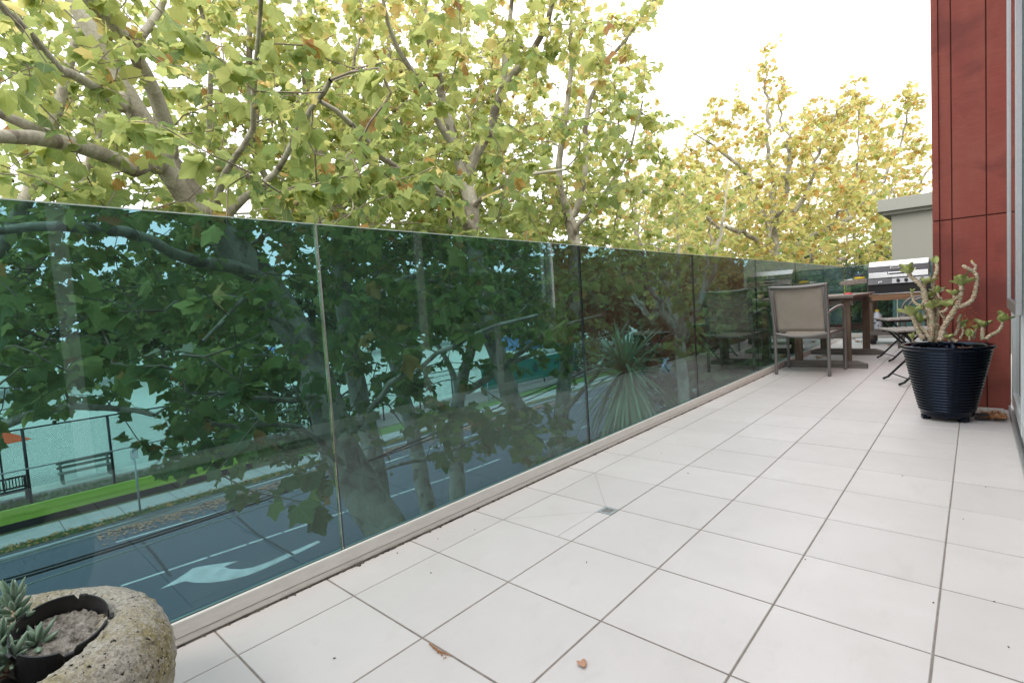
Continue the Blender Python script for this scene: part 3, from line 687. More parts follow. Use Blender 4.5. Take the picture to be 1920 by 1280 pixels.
def tube_np(pts, rad, n):
    pts = np.asarray(pts, float); k = len(pts)
    t = norm(np.gradient(pts, axis=0))
    a = np.array([0, 0, 1.]) if abs(t[0][2]) < .9 else np.array([1., 0, 0])
    u = norm(np.cross(t[0], a)); U = []
    for i in range(k):
        u = u-t[i]*np.dot(u, t[i]); u = u/max(np.linalg.norm(u), 1e-6); U.append(u)
    U = np.array(U); W = np.cross(t, U)
    an = np.arange(n)*2*math.pi/n
    V_ = pts[:, None]+rad[:, None, None]*(np.cos(an)[None, :, None]*U[:, None]+np.sin(an)[None, :, None]*W[:, None])
    i, j = np.meshgrid(np.arange(k-1), np.arange(n), indexing='ij'); j2 = (j+1) % n
    F_ = np.stack([i*n+j, i*n+j2, (i+1)*n+j2, (i+1)*n+j], -1).reshape(-1, 4)
    return V_.reshape(-1, 3), F_
def quads_mesh(name, Vs, Fs, mt, parent, smooth=True):
    o = 0; FF = []
    for v_, f_ in zip(Vs, Fs): FF.append(f_+o); o += len(v_)
    V_ = np.concatenate(Vs); F_ = np.concatenate(FF)
    me = bpy.data.meshes.new(name); me.vertices.add(len(V_)); me.vertices.foreach_set('co', V_.reshape(-1).astype(np.float32))
    me.loops.add(F_.size); me.loops.foreach_set('vertex_index', F_.reshape(-1).astype(np.int32))
    me.polygons.add(len(F_)); me.polygons.foreach_set('loop_start', (np.arange(len(F_))*4).astype(np.int32)); me.update(calc_edges=True)
    return link(name, me, mt, parent, smooth=smooth)

def smooth_path(pts, step, jit, rg):
    pts = np.asarray(pts, float); out = []
    for i in range(len(pts)-1):
        p0, p1, p2, p3 = pts[max(i-1, 0)], pts[i], pts[i+1], pts[min(i+2, len(pts)-1)]
        n = max(1, int(np.linalg.norm(p2[:3]-p1[:3])/step))
        for k in range(n):
            t = k/n; q_ = .5*((2*p1)+(p2-p0)*t+(2*p0-5*p1+4*p2-p3)*t*t+(3*p1-p0-3*p2+p3)*t**3)
            q_[:3] += rg.normal(0, jit, 3)*(k > 0); out.append(q_)
    out.append(pts[-1]); return np.array(out)

class Tree:
    def __init__(s, name, label, cat, group, base, seed):
        s.rg = np.random.default_rng(seed); s.t = thing(name, label, cat, tuple(base), 0, group); s.base = np.array(base, float)
        s.pos = np.zeros((60000, 3)); s.par = np.full(60000, -1); s.fix = np.zeros(60000); s.ok = np.zeros(60000, bool); s.n = 0
        s.paths = []; s.tips = []
    def node(s, p, par, fix=0, ok=True):
        i = s.n; s.pos[i] = p; s.par[i] = par; s.fix[i] = fix; s.ok[i] = ok; s.n += 1; return i
    def limb(s, pts, parent=None, ok_from=0.0, jit=.012):
        # pts: list of (x,y,z,r); attaches to the nearest existing node of its first point
        pp = smooth_path(pts, .22, jit, s.rg)
        if s.n == 0: par = -1; seq = pp
        else:
            dd = np.linalg.norm(s.pos[:s.n]-pp[0][:3], axis=1); par = int(dd.argmin()); seq = pp[1:]
        path = [par] if par >= 0 else []
        for k, q_ in enumerate(seq):
            par = s.node(q_[:3], par, q_[3], k/len(seq) >= ok_from); path.append(par)
        s.paths.append(path); return par
    def grow(s, tips, up=.25, seg=.2, maxd=3.0, jit=.02):
        tips = np.asarray(tips); dd = np.array([np.linalg.norm(s.pos[:s.n][s.ok[:s.n]]-t_, axis=1).min() for t_ in tips])
        for ti in np.argsort(dd):
            t_ = tips[ti]; idx = np.nonzero(s.ok[:s.n])[0]
            v_ = t_-s.pos[idx]; d = np.linalg.norm(v_, axis=1)+.25*np.maximum(0, -v_[:, 2])
            i = idx[d.argmin()]; dist = np.linalg.norm(t_-s.pos[i])
            if dist < .12 or dist > maxd: continue
            pd = s.pos[i]-s.pos[s.par[i]] if s.par[i] >= 0 else np.array([0, 0, 1.]); pd = pd/max(np.linalg.norm(pd), 1e-6)
            dr_ = (t_-s.pos[i])/dist
            c1 = s.pos[i]+(dr_*.3+pd*.25+np.array([0, 0, up])*.35)*dist
            n = max(2, int(dist/seg)); par = i; path = [i]
            for k in range(1, n+1):
                u = k/n; q_ = (1-u)**2*s.pos[i]+2*u*(1-u)*c1+u*u*t_
                if k < n: q_ = q_+s.rg.normal(0, jit, 3)
                par = s.node(q_, par); path.append(par)
            s.paths.append(path); s.tips.append(path)
    def radii(s, r0=.0042, e=2.25):
        a = np.zeros(s.n); ch = np.zeros(s.n, bool)
        for i in range(s.n-1, -1, -1):
            if a[i] == 0: a[i] = r0**e
            if s.par[i] >= 0: a[s.par[i]] += a[i]*(1 if True else 0)
        r_ = a**(1/e)*.86
        fx = s.fix[:s.n]; return np.where(fx > 0, np.maximum(fx, 0), np.minimum(r_, .06))
    def build(s, lmat, bark='bark', leaves=20, size=(.06, .15), tmpl=None, span=.8, bias=0.0, vals=(.42, .22), balls=0, droop=1.0, minr=None, nside=4):
        r_ = s.radii()
        if minr: r_ = np.maximum(r_, minr)
        big = ([], []); small = ([], [])
        for p in s.paths:
            if len(p) < 2: continue
            pts = s.pos[p]-s.base; rr = r_[p].copy()
            if len(p) > 2 and s.fix[p[1]] == 0: rr[0] = min(rr[0], rr[1]*1.25)
            mr = rr.max(); n = 14 if mr > .08 else (8 if mr > .02 else nside)
            v_, f_ = tube_np(pts, rr, n); tgt = big if mr > .011 else small
            tgt[0].append(v_); tgt[1].append(f_)
        nb = sum(len(f_) for f_ in big[1]); tr = quads_mesh('trunk', big[0]+small[0], big[1]+small[1], M[bark], s.t)
        if small[0]: tr.data.materials.append(M['twig']); mi = np.zeros(len(tr.data.polygons), np.int32); mi[nb:] = 1; tr.data.polygons.foreach_set('material_index', mi)
        cr = None
        P = []; D = []
        for p in s.tips:
            pts = s.pos[p]; seg = np.linalg.norm(np.diff(pts, axis=0), axis=1); L = seg.sum(); sp_ = min(L, span)
            m_ = max(3, s.rg.poisson(leaves*sp_/span)); cum = np.concatenate([[0], np.cumsum(seg)])
            q_ = L-sp_*s.rg.random(m_)**1.3
            for k, x in enumerate(q_):
                j = min(np.searchsorted(cum, x), len(cum)-1); j = max(j, 1); u = (x-cum[j-1])/max(seg[j-1], 1e-6)
                P.append(pts[j-1]*(1-u)+pts[j]*u); D.append((pts[j]-pts[j-1])/max(seg[j-1], 1e-6))
        P = np.array(P); D = np.array(D); n = len(P)
        rnd = norm(s.rg.normal(0, 1, (n, 3))); ax = norm(D*.35+rnd*np.array([1, 1, .35])*.9+np.array([0, 0, -1])*s.rg.uniform(-.1, 1.3, (n, 1))*droop*.7)
        S_ = (size[0]+(size[1]-size[0])*s.rg.random(n)**1.35)*np.where(s.rg.random(n) < .15, .6, 1)
        P2 = P-s.base+norm(rnd+D*.3)*.015+ax*(S_*.42)[:, None]
        nr = norm(np.array([0, 0, 1.])+s.rg.normal(0, .55, (n, 3)))
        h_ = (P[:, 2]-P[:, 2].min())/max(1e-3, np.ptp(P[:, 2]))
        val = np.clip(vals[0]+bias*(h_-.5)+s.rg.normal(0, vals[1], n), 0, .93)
        odd = s.rg.random(n); val = np.where(odd < .035, s.rg.uniform(.94, 1, n), val)
        curl = s.rg.uniform(.3, 2.2, n)*np.where(odd < .035, 2.2, 1)
        if tmpl is None:
            near = np.linalg.norm(P-CAM, axis=1) < 5.5
            crown = leaf_mesh('crown', P2[near], ax[near], nr[near], S_[near], val[near], LEAF_FULL, M[lmat], s.t, curl[near]) if near.sum() > 5 else None
            f_ = leaf_mesh('foliage', P2[~near], ax[~near], nr[~near], S_[~near], val[~near], LEAF_MID, M[lmat], s.t, curl[~near])
        else:
            crown = leaf_mesh('crown', P2, ax, nr, S_, val, tmpl, M[lmat], s.t, curl)
        if balls:
            o0 = None; c_ = 0
            for p in s.rg.permutation(len(s.tips)):
                q_ = s.pos[s.tips[p][-1]]
                if c_ >= balls: break
                if np.linalg.norm(q_-CAM) > 6.5: continue
                ln = s.rg.uniform(.06, .13)
                if o0 is None:
                    g = MB(); rr = .016; g.lathe([(rr*math.sin(math.pi*k/8)+1e-4, -.09-rr*math.cos(math.pi*k/8)) for k in range(9)], 12); g.tube([(0, 0, 0), (.004, .002, -.04), (0, 0, -.08)], .0012, 4)
                    o0 = obj('seed_ball', g, M['ball'], s.t, smooth=True); c = o0
                else: c = o0.copy(); COL.objects.link(c); c.parent = s.t
                c.location = q_-s.base; c.scale = (1, 1, 1); c.rotation_euler = (s.rg.normal(0, .2), s.rg.normal(0, .2), s.rg.uniform(0, 6)); c_ += 1
        return s.t
OPEN = [(640, 520, 1090, 1000, .3), (490, 520, 690, 900, .5), (-80, 790, 250, 1000, .93), (0, 700, 330, 860, .5), (430, 735, 600, 850, .6), (0, 870, 560, 1150, .9), (1080, 545, 1275, 820, .97), (800, 630, 1090, 765, .8), (1180, 560, 1440, 760, .75)]
def open_view(p, rg):
    v_ = p-CAM; z = v_@FW
    if z < .2: return True
    px, py = 960+FPX*(v_@RT)/z, 640-FPX*(v_@UP)/z
    for x0, y0, x1, y1, pr_ in OPEN:
        if x0 < px < x1 and y0 < py < y1 and z < 13 and rg.random() < pr_: return False
    return True
def ell(n, c, r_, rg, zmin=None, shell=.35, box=None, keep=None):
    out = []
    while len(out) < n:
        v_ = rg.normal(0, 1, 3); v_ /= np.linalg.norm(v_); rad = shell+(1-shell)*rg.random()**.6 if rg.random() < .75 else rg.random()
        p = np.array(c)+v_*rad*np.array(r_)
        if zmin is not None and p[2] < zmin: continue
        if p[0] > -.42 and p[2] < 1.35: continue
        if p[0] > -.30: continue
        if not open_view(p, rg): continue
        if keep is not None and not keep(p): continue
        out.append(p)
    return np.array(out)
def spray(rg, *c): return np.array([at(px+rg.normal(0, sp), py+rg.normal(0, sp), d+rg.normal(0, .35)) for px, py, d, k, sp in c for _ in range(k)])
def L(*pp): return [(*at(a, b, d), r_) for a, b, d, r_ in pp]
def down(p, bx, by, r_, *more):
    """trunk from the ground at (bx,by) to the first traced point"""
    x, y, z = p[0][:3]
    return [(bx, by, GZ-.1, r_*1.35), (bx*.75+x*.25, by*.75+y*.25, GZ+.6*(z-GZ)*.5, r_*1.12), (bx*.3+x*.7, by*.3+y*.7, GZ+.7*(z-GZ), r_)]+p
GRP = 'plane trees along the street'
# T1: the big leaning trunk left of the first glass joint
p = L((735, 1010, 6.6, .24), (655, 880, 6.5, .225), (603, 740, 6.4, .20), (552, 620, 6.4, .185), (480, 510, 6.4, .17), (400, 425, 6.4, .155), (345, 350, 6.4, .14), (308, 300, 6.4, .125))
t1 = Tree('plane_tree', 'plane tree with a thick trunk leaning left behind the second glass panel', 'tree', GRP, (p[0][0]+.2, p[0][1]+.2, GZ), 11)
t1.limb(down(p, p[0][0]+.2, p[0][1]+.2, .25), ok_from=.62)
t1.limb(L((308, 300, 6.4, .12), (275, 240, 6.4, .095), (230, 165, 6.5, .085), (190, 85, 6.6, .075), (140, 10, 6.7, .06), (90, -90, 6.8, .04), (70, -200, 6.8, .02)))
t1.limb(L((308, 300, 6.4, .09), (316, 250, 6.3, .075), (290, 175, 6.2, .065), (268, 130, 6.1, .058), (235, 70, 6.0, .05), (165, 0, 5.9, .04), (110, -90, 5.7, .02)))
t1.limb(L((268, 130, 6.1, .05), (250, 90, 6.3, .04), (300, 20, 6.5, .03), (330, -70, 6.6, .02)))
t1.limb(L((318, 325, 6.4, .09), (250, 318, 6.1, .07), (180, 285, 5.7, .062), (105, 265, 5.3, .055), (60, 258, 5.1, .05), (-30, 255, 4.8, .04), (-140, 240, 4.6, .02)))
t1.limb(L((105, 265, 5.3, .045), (50, 235, 5.2, .038), (-20, 205, 5.1, .03), (-120, 170, 5, .02)))
t1.limb(L((240, 210, 6.5, .045), (180, 165, 5.6, .036), (110, 130, 5.0, .032), (60, 70, 4.6, .026), (0, 10, 4.3, .02), (-60, -60, 4.1, .012)))
t1.limb(L((500, 530, 6.4, .09), (440, 500, 6.0, .07), (370, 490, 5.6, .055), (280, 450, 5.2, .045), (180, 430, 4.8, .04), (60, 425, 4.5, .03), (-60, 440, 4.3, .02)))
t1.limb(L((552, 620, 6.4, .07), (505, 590, 5.8, .03), (455, 560, 5.3, .02), (380, 640, 4.9, .014)))
t1.limb(L((655, 880, 6.5, .04), (560, 800, 5.4, .025), (450, 800, 4.7, .02), (390, 792, 4.3, .013)))
t1.limb(L((603, 740, 6.4, .04), (540, 750, 5.4, .025), (450, 740, 4.6, .02), (350, 735, 4.2, .012)))
t1.limb(L((640, 830, 6.4, .06), (700, 760, 5.2, .03), (760, 700, 4.6, .022), (850, 650, 4.1, .018), (930, 610, 3.8, .014), (1010, 590, 3.6, .01)))
t1.limb(L((400, 425, 6.4, .05), (420, 330, 5.6, .03), (475, 240, 4.9, .022), (480, 120, 4.5, .018), (490, 0, 4.3, .012)))
t1.limb(L((400, 425, 6.4, .05), (520, 320, 5.0, .025), (570, 230, 4.2, .02), (620, 150, 3.6, .014)))
rg = np.random.default_rng(5)
pA = np.array(t1.base)
tips = np.concatenate([ell(430, (-6.6, 3.4, 2.7), (2.7, 3.4, 3.1), rg, -.6), ell(125, (-3.1, 1.7, 2.1), (2.3, 2.5, 2.3), rg, .5), ell(190, (-3.6, 1.7, .40), (2.9, 2.8, 1.1), rg, -.75), ell(22, (-1.6, 1.5, 1.9), (.9, 1.3, 1.3), rg, .6)])
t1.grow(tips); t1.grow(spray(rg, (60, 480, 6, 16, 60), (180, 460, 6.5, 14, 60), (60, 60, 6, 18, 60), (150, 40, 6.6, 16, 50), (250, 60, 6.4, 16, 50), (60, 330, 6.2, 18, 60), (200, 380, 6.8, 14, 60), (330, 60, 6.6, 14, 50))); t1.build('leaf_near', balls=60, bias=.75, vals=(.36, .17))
# T5: the forked trunk in the middle
p = L((1010, 920, 7.9, .17), (978, 800, 7.9, .155), (940, 690, 7.9, .14), (908, 580, 7.9, .13), (893, 500, 7.9, .125), (884, 430, 7.9, .12), (876, 350, 7.9, .105))
t5 = Tree('plane_tree', 'plane tree with a pale forked trunk rising in the middle above the glass', 'tree', GRP, (p[0][0]+.2, p[0][1]+.1, GZ), 15)
t5.limb(down(p, p[0][0]+.2, p[0][1]+.1, .19), ok_from=.62)
t5.limb(L((876, 350, 7.9, .085), (855, 280, 7.9, .07), (832, 200, 7.9, .06), (822, 130, 8, .05), (800, 60, 8.1, .04), (795, -60, 8.2, .025)))
t5.limb(L((855, 270, 7.9, .05), (825, 235, 7.7, .045), (790, 165, 7.5, .038), (745, 90, 7.3, .03), (720, 10, 7.2, .022), (700, -80, 7.1, .012)))
t5.limb(L((876, 350, 7.9, .08), (893, 290, 7.8, .07), (922, 240, 7.7, .062), (942, 170, 7.6, .055), (990, 110, 7.5, .042), (1025, 50, 7.4, .035), (1050, -60, 7.3, .022)))
t5.limb(L((942, 170, 7.6, .045), (948, 90, 7.7, .035), (960, 0, 7.8, .025), (965, -90, 7.9, .012)))
t5.limb(L((884, 430, 7.9, .07), (850, 395, 7.5, .06), (810, 350, 7.0, .05), (745, 318, 6.4, .042), (700, 280, 6.0, .035), (660, 235, 5.6, .028), (600, 190, 5.2, .018)))
t5.limb(L((884, 390, 7.9, .04), (930, 355, 7.4, .03), (990, 328, 6.8, .022), (1060, 318, 6.4, .014)))
t5.limb(L((908, 590, 7.9, .05), (850, 540, 6.8, .03), (760, 520, 5.8, .022), (690, 560, 5.2, .015)))
t5.limb(L((940, 690, 7.9, .05), (1000, 640, 6.4, .028), (1060, 610, 5.6, .02), (1130, 590, 5.0, .012)))
t5.limb(L((978, 800, 7.9, .05), (900, 820, 6.4, .03), (800, 860, 5.2, .02), (720, 880, 4.6, .012)))
tips = np.concatenate([ell(400, (-5.9, 6.8, 3.0), (2.6, 3.0, 3.1), rg, .2), ell(110, (-3.0, 4.2, 2.5), (2.3, 2.4, 2.4), rg, .6), ell(110, (-3.2, 5.0, .5), (2.4, 2.8, 1.1), rg, -.75), ell(50, (-2.2, 4.3, -.4), (1.4, 1.8, .6), rg, -1.3)])
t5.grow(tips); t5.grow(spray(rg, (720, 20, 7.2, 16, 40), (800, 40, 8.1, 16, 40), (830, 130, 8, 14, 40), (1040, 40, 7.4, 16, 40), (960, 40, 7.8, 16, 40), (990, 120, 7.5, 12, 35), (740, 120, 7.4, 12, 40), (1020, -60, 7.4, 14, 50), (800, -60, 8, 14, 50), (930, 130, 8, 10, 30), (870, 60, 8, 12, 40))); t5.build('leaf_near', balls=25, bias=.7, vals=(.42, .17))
# T6: the pair of thin upright trunks right of the middle
p = L((1035, 900, 9.6, .15), (1052, 780, 9.6, .14), (1064, 650, 9.6, .125), (1076, 540, 9.6, .115), (1075, 440, 9.6, .105), (1065, 400, 9.6, .10))
t6 = Tree('plane_tree', 'plane tree with a dark upright trunk just left of the second glass joint', 'tree', GRP, (p[0][0], p[0][1], GZ), 16)
t6.limb(down(p, p[0][0], p[0][1], .16), ok_from=.62)
t6.limb(L((1065, 400, 9.6, .07), (1048, 330, 9.6, .06), (1060, 220, 9.7, .045), (1072, 100, 9.8, .035), (1068, -20, 9.9, .02)))
t6.limb(L((1070, 420, 9.6, .06), (1095, 340, 9.5, .05), (1100, 220, 9.5, .04), (1130, 130, 9.6, .03), (1185, 60, 9.6, .02), (1225, 0, 9.7, .010)))
t6.limb(L((1075, 430, 9.6, .045), (1120, 380, 9.2, .03), (1170, 300, 9.0, .022), (1205, 190, 9.0, .012)))
t6.limb(L((1052, 780, 9.6, .05), (1120, 700, 8.0, .03), (1180, 600, 7.2, .02)))
kp = lambda q_: (q_[1]-CAM[1])*.43 < -(q_[0]-CAM[0])*1.03 or rg.random() < .12
tips = np.concatenate([ell(430, (-5.0, 8.8, 2.9), (2.8, 2.9, 3.3), rg, .2), ell(100, (-4.2, 7.8, .3), (2.6, 2.6, 1.1), rg, -.6)])
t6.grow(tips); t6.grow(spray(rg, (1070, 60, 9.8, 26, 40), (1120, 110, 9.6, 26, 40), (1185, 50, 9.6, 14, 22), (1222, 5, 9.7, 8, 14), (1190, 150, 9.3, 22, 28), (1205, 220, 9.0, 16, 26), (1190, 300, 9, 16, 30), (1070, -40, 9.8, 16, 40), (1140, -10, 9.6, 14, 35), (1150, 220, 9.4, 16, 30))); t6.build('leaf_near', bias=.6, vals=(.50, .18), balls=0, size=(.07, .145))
# T2, T3, T4: trunks farther back
for (nm, path, kids, cc, rr, sd) in (
    ('plane tree with a straight dark trunk right beside the yellowish glass joint', L((715, 950, 9.6, .19), (683, 780, 9.6, .17), (655, 640, 9.6, .155), (640, 520, 9.6, .145), (635, 430, 9.6, .13), (632, 390, 9.6, .12)),
     [L((632, 390, 9.6, .09), (600, 300, 9.7, .07), (575, 180, 9.8, .05), (560, 0, 9.9, .03)), L((632, 390, 9.6, .08), (680, 350, 9.6, .06), (715, 230, 9.8, .05), (730, 60, 10, .03)), L((640, 440, 9.6, .06), (540, 380, 9.0, .05), (478, 290, 8.6, .045), (470, 190, 8.5, .042), (468, 80, 8.5, .038), (462, -40, 8.5, .03)), L((478, 300, 8.6, .035), (487, 180, 8.5, .032), (492, 60, 8.4, .028), (480, -60, 8.4, .02)), L((540, 380, 9.0, .045), (420, 300, 8.4, .04), (392, 220, 8.2, .035), (398, 110, 8.1, .028), (372, 0, 8.1, .02)), L((632, 390, 9.6, .05), (690, 270, 8.8, .03), (662, 140, 8.6, .022), (690, 0, 8.6, .015))], (-6.8, 3.6, 3.4), (3.0, 3.2, 3.4), 22),
    ('plane tree with a leaning trunk over the pale field, between the middle trunks', L((812, 1000, 11, .17), (788, 880, 11, .16), (765, 770, 11, .145), (738, 670, 11, .135), (715, 560, 11, .12), (700, 450, 11, .11)),
     [L((700, 450, 11, .08), (735, 330, 11, .05), (760, 150, 11.2, .03)), L((700, 450, 11, .07), (650, 330, 11.2, .05), (640, 100, 11.4, .03))], (-7.6, 6.2, 3.6), (2.6, 2.8, 3.4), 23),
    ('plane tree whose trunk forks low in front of the pale sports field', L((858, 1010, 12, .19), (858, 900, 12, .18), (855, 800, 12, .17), (862, 730, 12, .15), (882, 660, 12, .12), (895, 560, 12, .10)),
     [L((862, 740, 12, .10), (905, 715, 12, .085), (960, 680, 12.3, .07), (1010, 660, 12.6, .04)), L((895, 560, 12, .08), (920, 440, 12, .05), (900, 250, 12, .03)), L((862, 730, 12, .09), (835, 670, 12.2, .06), (790, 600, 12.4, .04))], (-6.8, 8.8, 3.2), (2.6, 3.0, 3.4), 24)):
    tt = Tree('plane_tree', nm, 'tree', GRP, (path[0][0], path[0][1], GZ), sd)
    tt.limb(down(path, path[0][0], path[0][1], path[0][3]), ok_from=.7)
    for k_ in kids: tt.limb(k_)
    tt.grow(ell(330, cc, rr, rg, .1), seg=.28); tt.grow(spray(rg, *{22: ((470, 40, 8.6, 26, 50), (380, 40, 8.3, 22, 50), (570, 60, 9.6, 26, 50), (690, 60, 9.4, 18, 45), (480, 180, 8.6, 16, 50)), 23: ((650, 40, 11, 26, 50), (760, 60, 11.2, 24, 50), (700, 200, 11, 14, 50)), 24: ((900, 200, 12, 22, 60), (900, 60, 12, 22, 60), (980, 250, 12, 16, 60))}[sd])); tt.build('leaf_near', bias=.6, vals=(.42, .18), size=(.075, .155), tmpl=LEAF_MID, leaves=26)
# T0: the neighbour on the left, mostly out of frame
t0 = Tree('plane_tree', 'plane tree whose branches reach in from the left edge', 'tree', GRP, (-6.0, -1.2, GZ), 31)
t0.limb([(-6, -1.2, GZ-.1, .22), (-6, -1.1, -3, .19), (-5.9, -.9, -.8, .17), (-5.9, -.6, .8, .13)], ok_from=.7)
t0.limb([(-5.9, -.6, .8, .09), (-5.2, .2, 2.2, .06), (-4.9, .8, 4.2, .03)]); t0.limb([(-5.9, -.6, .8, .09), (-6.6, .6, 2.2, .06), (-7, 1.5, 4.5, .03)])
t0.limb([(-5.9, -.9, -.3, .06), (-5.0, .1, .2, .04), (-4.2, .8, .1, .02)])
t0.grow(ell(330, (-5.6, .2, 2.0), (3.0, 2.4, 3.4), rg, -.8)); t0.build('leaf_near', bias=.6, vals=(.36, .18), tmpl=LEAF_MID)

# golden trees down the street
def street_tree(label, base, H, cr_c, cr_r, limbs, seed, ntip, lmat='leaf_gold', vals=(.5, .22), size=(.11, .19), leaves=20, trunk_r=.22, fork=2.6, tmpl=LEAF_LITE, bark='bark', group=GRP, name='plane_tree', minr=.006, cat='tree', zmin=None):
    tr = Tree(name, label, cat, group, base, seed); b_ = np.array(base, float); rg_ = tr.rg
    tr.limb([(b_[0], b_[1], b_[2]-.1, trunk_r*1.3), (b_[0]+.05, b_[1], b_[2]+fork*.5, trunk_r), (b_[0], b_[1], b_[2]+fork, trunk_r*.85)], ok_from=.9)
    if limbs is None:
        for k in range(6):
            a_ = k*1.05+rg_.uniform(-.3, .3); e_ = rg_.uniform(.5, .8); top = np.array(cr_c)+np.array([math.cos(a_)*cr_r[0]*e_, math.sin(a_)*cr_r[1]*e_, cr_r[2]*rg_.uniform(-.1, .8)])
            s0 = np.array([b_[0], b_[1], b_[2]+fork]); mid = (s0+top)/2+np.array([math.cos(a_), math.sin(a_), -.3])*.3
            tr.limb([(*s0, trunk_r*.55), (*mid, trunk_r*.33), (*top, trunk_r*.08)], jit=.05)
    else:
        for l_ in limbs: tr.limb(l_, jit=.04)
    tr.grow(ell(ntip, cr_c, cr_r, rg_, zmin), seg=.4, maxd=6, up=.45, jit=.04)
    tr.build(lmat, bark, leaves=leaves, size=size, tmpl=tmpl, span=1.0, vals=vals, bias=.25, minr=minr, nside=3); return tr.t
def LL(*pp): return [(*at(a, b, d), r_) for a, b, d, r_ in pp]
D8 = 21.0
b8 = at(1458, 600, D8); tr8 = Tree('plane_tree', 'golden plane tree with a dark forked trunk standing beyond the grey chair', 'tree', GRP, (b8[0], b8[1], GZ), 41)
tr8.limb([(b8[0], b8[1], GZ-.1, .30), (b8[0], b8[1], GZ+2, .25)]+LL((1456, 560, D8, .23), (1452, 490, D8, .21), (1449, 440, D8, .19)), ok_from=.85)
for l_ in (((1449, 440, 21, .13), (1425, 390, 21, .11), (1405, 335, 20.5, .09), (1372, 300, 20, .07), (1345, 280, 19.5, .04), (1300, 250, 19, .02)),
           ((1449, 440, 21, .12), (1452, 380, 21.2, .10), (1440, 300, 21.5, .07), (1438, 200, 21.8, .05), (1436, 110, 22, .015)),
           ((1449, 430, 21, .12), (1480, 405, 20.8, .10), (1520, 340, 20.5, .06), (1545, 260, 20, .04), (1590, 180, 20, .015)),
           ((1449, 440, 21, .10), (1468, 380, 20.5, .08), (1480, 300, 20.2, .06), (1460, 200, 20, .03), (1475, 130, 20, .012)),
           ((1452, 480, 21, .10), (1400, 440, 20, .08), (1340, 420, 19, .06), (1290, 370, 18, .04), (1250, 350, 17.5, .02)),
           ((1452, 500, 21, .10), (1510, 450, 22, .08), (1590, 410, 23, .07), (1660, 330, 24, .05), (1700, 230, 24, .03), (1700, 150, 24, .015)),
           ((1560, 430, 22.4, .06), (1600, 350, 22, .04), (1610, 250, 22, .03), (1600, 150, 22, .012))):
    tr8.limb(LL(*l_), jit=.05)
cc8 = at(1480, 340, 21.0)
tips = np.concatenate([ell(170, at(1400, 560, 20), (4.2, 4, 1.0), tr8.rg, -2.2), ell(560, cc8, (5.4, 4.4, 2.9), tr8.rg, -.9), ell(200, at(1480, 460, 20), (5.2, 4, 1.6), tr8.rg, -1.3)]+[np.array([at(px+tr8.rg.normal(0, 13), py+tr8.rg.normal(0, 16), dd+tr8.rg.normal(0, .3)) for _ in range(k_)]) for px, py, dd, k_ in ((1438, 150, 22, 16), (1475, 180, 20, 14), (1600, 190, 21, 26), (1700, 190, 24, 30), (1720, 260, 24, 20), (1545, 230, 20.5, 16), (1440, 110, 22, 7), (1390, 200, 20, 16), (1345, 210, 20, 14), (1290, 300, 19.5, 22), (1265, 350, 19, 22), (1320, 340, 19.5, 20), (1330, 250, 20, 14), (1420, 250, 21, 22), (1500, 270, 20.5, 24), (1560, 300, 21, 22), (1640, 280, 23, 22))])
tr8.grow(tips, seg=.4, maxd=6, up=.4, jit=.04); tr8.build('leaf_gold', leaves=22, size=(.10, .18), tmpl=LEAF_LITE, span=1.0, vals=(.5, .24), bias=.35, minr=.008, nside=3)
p = at(1268, 470, 14.5)
street_tree('thin crowned golden plane tree right of the leafy middle trees', (p[0], p[1], GZ), 9, at(1265, 400, 14.5), (1.9, 1.9, 1.7), None, 42, 170, vals=(.35, .22), fork=4.6, trunk_r=.16, leaves=13)
p = at(1590, 470, 31)
g2 = street_tree('golden plane tree seen behind the grey neighbouring wall', (p[0], p[1], GZ), 10, at(1590, 360, 31), (5, 5, 4), None, 43, 330, fork=4.2, trunk_r=.24, vals=(.55, .22))
def copy_at(src, loc, rz, sc, label, group=None):
    c = dup(src); c.location = loc; c.rotation_euler = (0, 0, rz); c.scale = (sc, sc, sc); c['label'] = label
    if group: c['group'] = group
    return c
for (px, d_, rz, sc, lb_) in ((1380, 37, 1.3, .95, 'distant golden plane tree left of the dark forked trunk'), (1500, 44, 2.6, 1.05, 'distant golden plane tree between the two forked trunks'), (1310, 27, 4.0, .85, 'mid distance golden plane tree over the road right of the middle'), (1225, 34, 5.1, 1.0, 'distant golden plane tree behind the leafy middle trees'), (1690, 26, .7, .8, 'golden plane tree just left of the red wall')):
    q_ = at(px, 500, d_); copy_at(g2, (q_[0], q_[1], GZ), rz, sc, lb_)
# dark trees on the far side of the field and shrubs
EG = 'evergreen trees across the sports field'
ev = street_tree('dark evergreen tree across the field at the far left', (-70, -4, GZ), 11, (-70, -4, 1.8), (5.5, 5.5, 4.6), None, 51, 330, lmat='leaf_dark', vals=(.5, .25), size=(.3, .55), leaves=20, fork=2.4, bark='twig', group=EG, name='evergreen_tree', minr=.02)
ev2 = street_tree('olive green tree across the field behind the leaning trunk', (-64, 22, GZ), 11, (-64, 22, 2.4), (5.0, 5.0, 5.2), None, 52, 330, lmat='leaf_far', vals=(.4, .25), size=(.3, .5), leaves=20, fork=2.6, bark='twig', group=EG, name='broad_tree', minr=.02)
k = 0
wh = ['first', 'second', 'third', 'fourth', 'fifth', 'sixth', 'seventh', 'eighth', 'ninth', 'tenth', 'eleventh', 'twelfth', 'thirteenth', 'fourteenth', 'fifteenth', 'sixteenth', 'seventeenth', 'eighteenth', 'nineteenth', 'twentieth', 'twentyfirst', 'twentysecond']
for y in range(-20, 150, 8):
    s_ = ev if k % 3 else ev2
    copy_at(s_, (-78+rng.uniform(-4, 4)+y*.12, y+rng.uniform(-2, 2), GZ), rng.uniform(0, 6), rng.uniform(.9, 1.35), f'{wh[k]} tree from the left in the row across the sports field'); k += 1
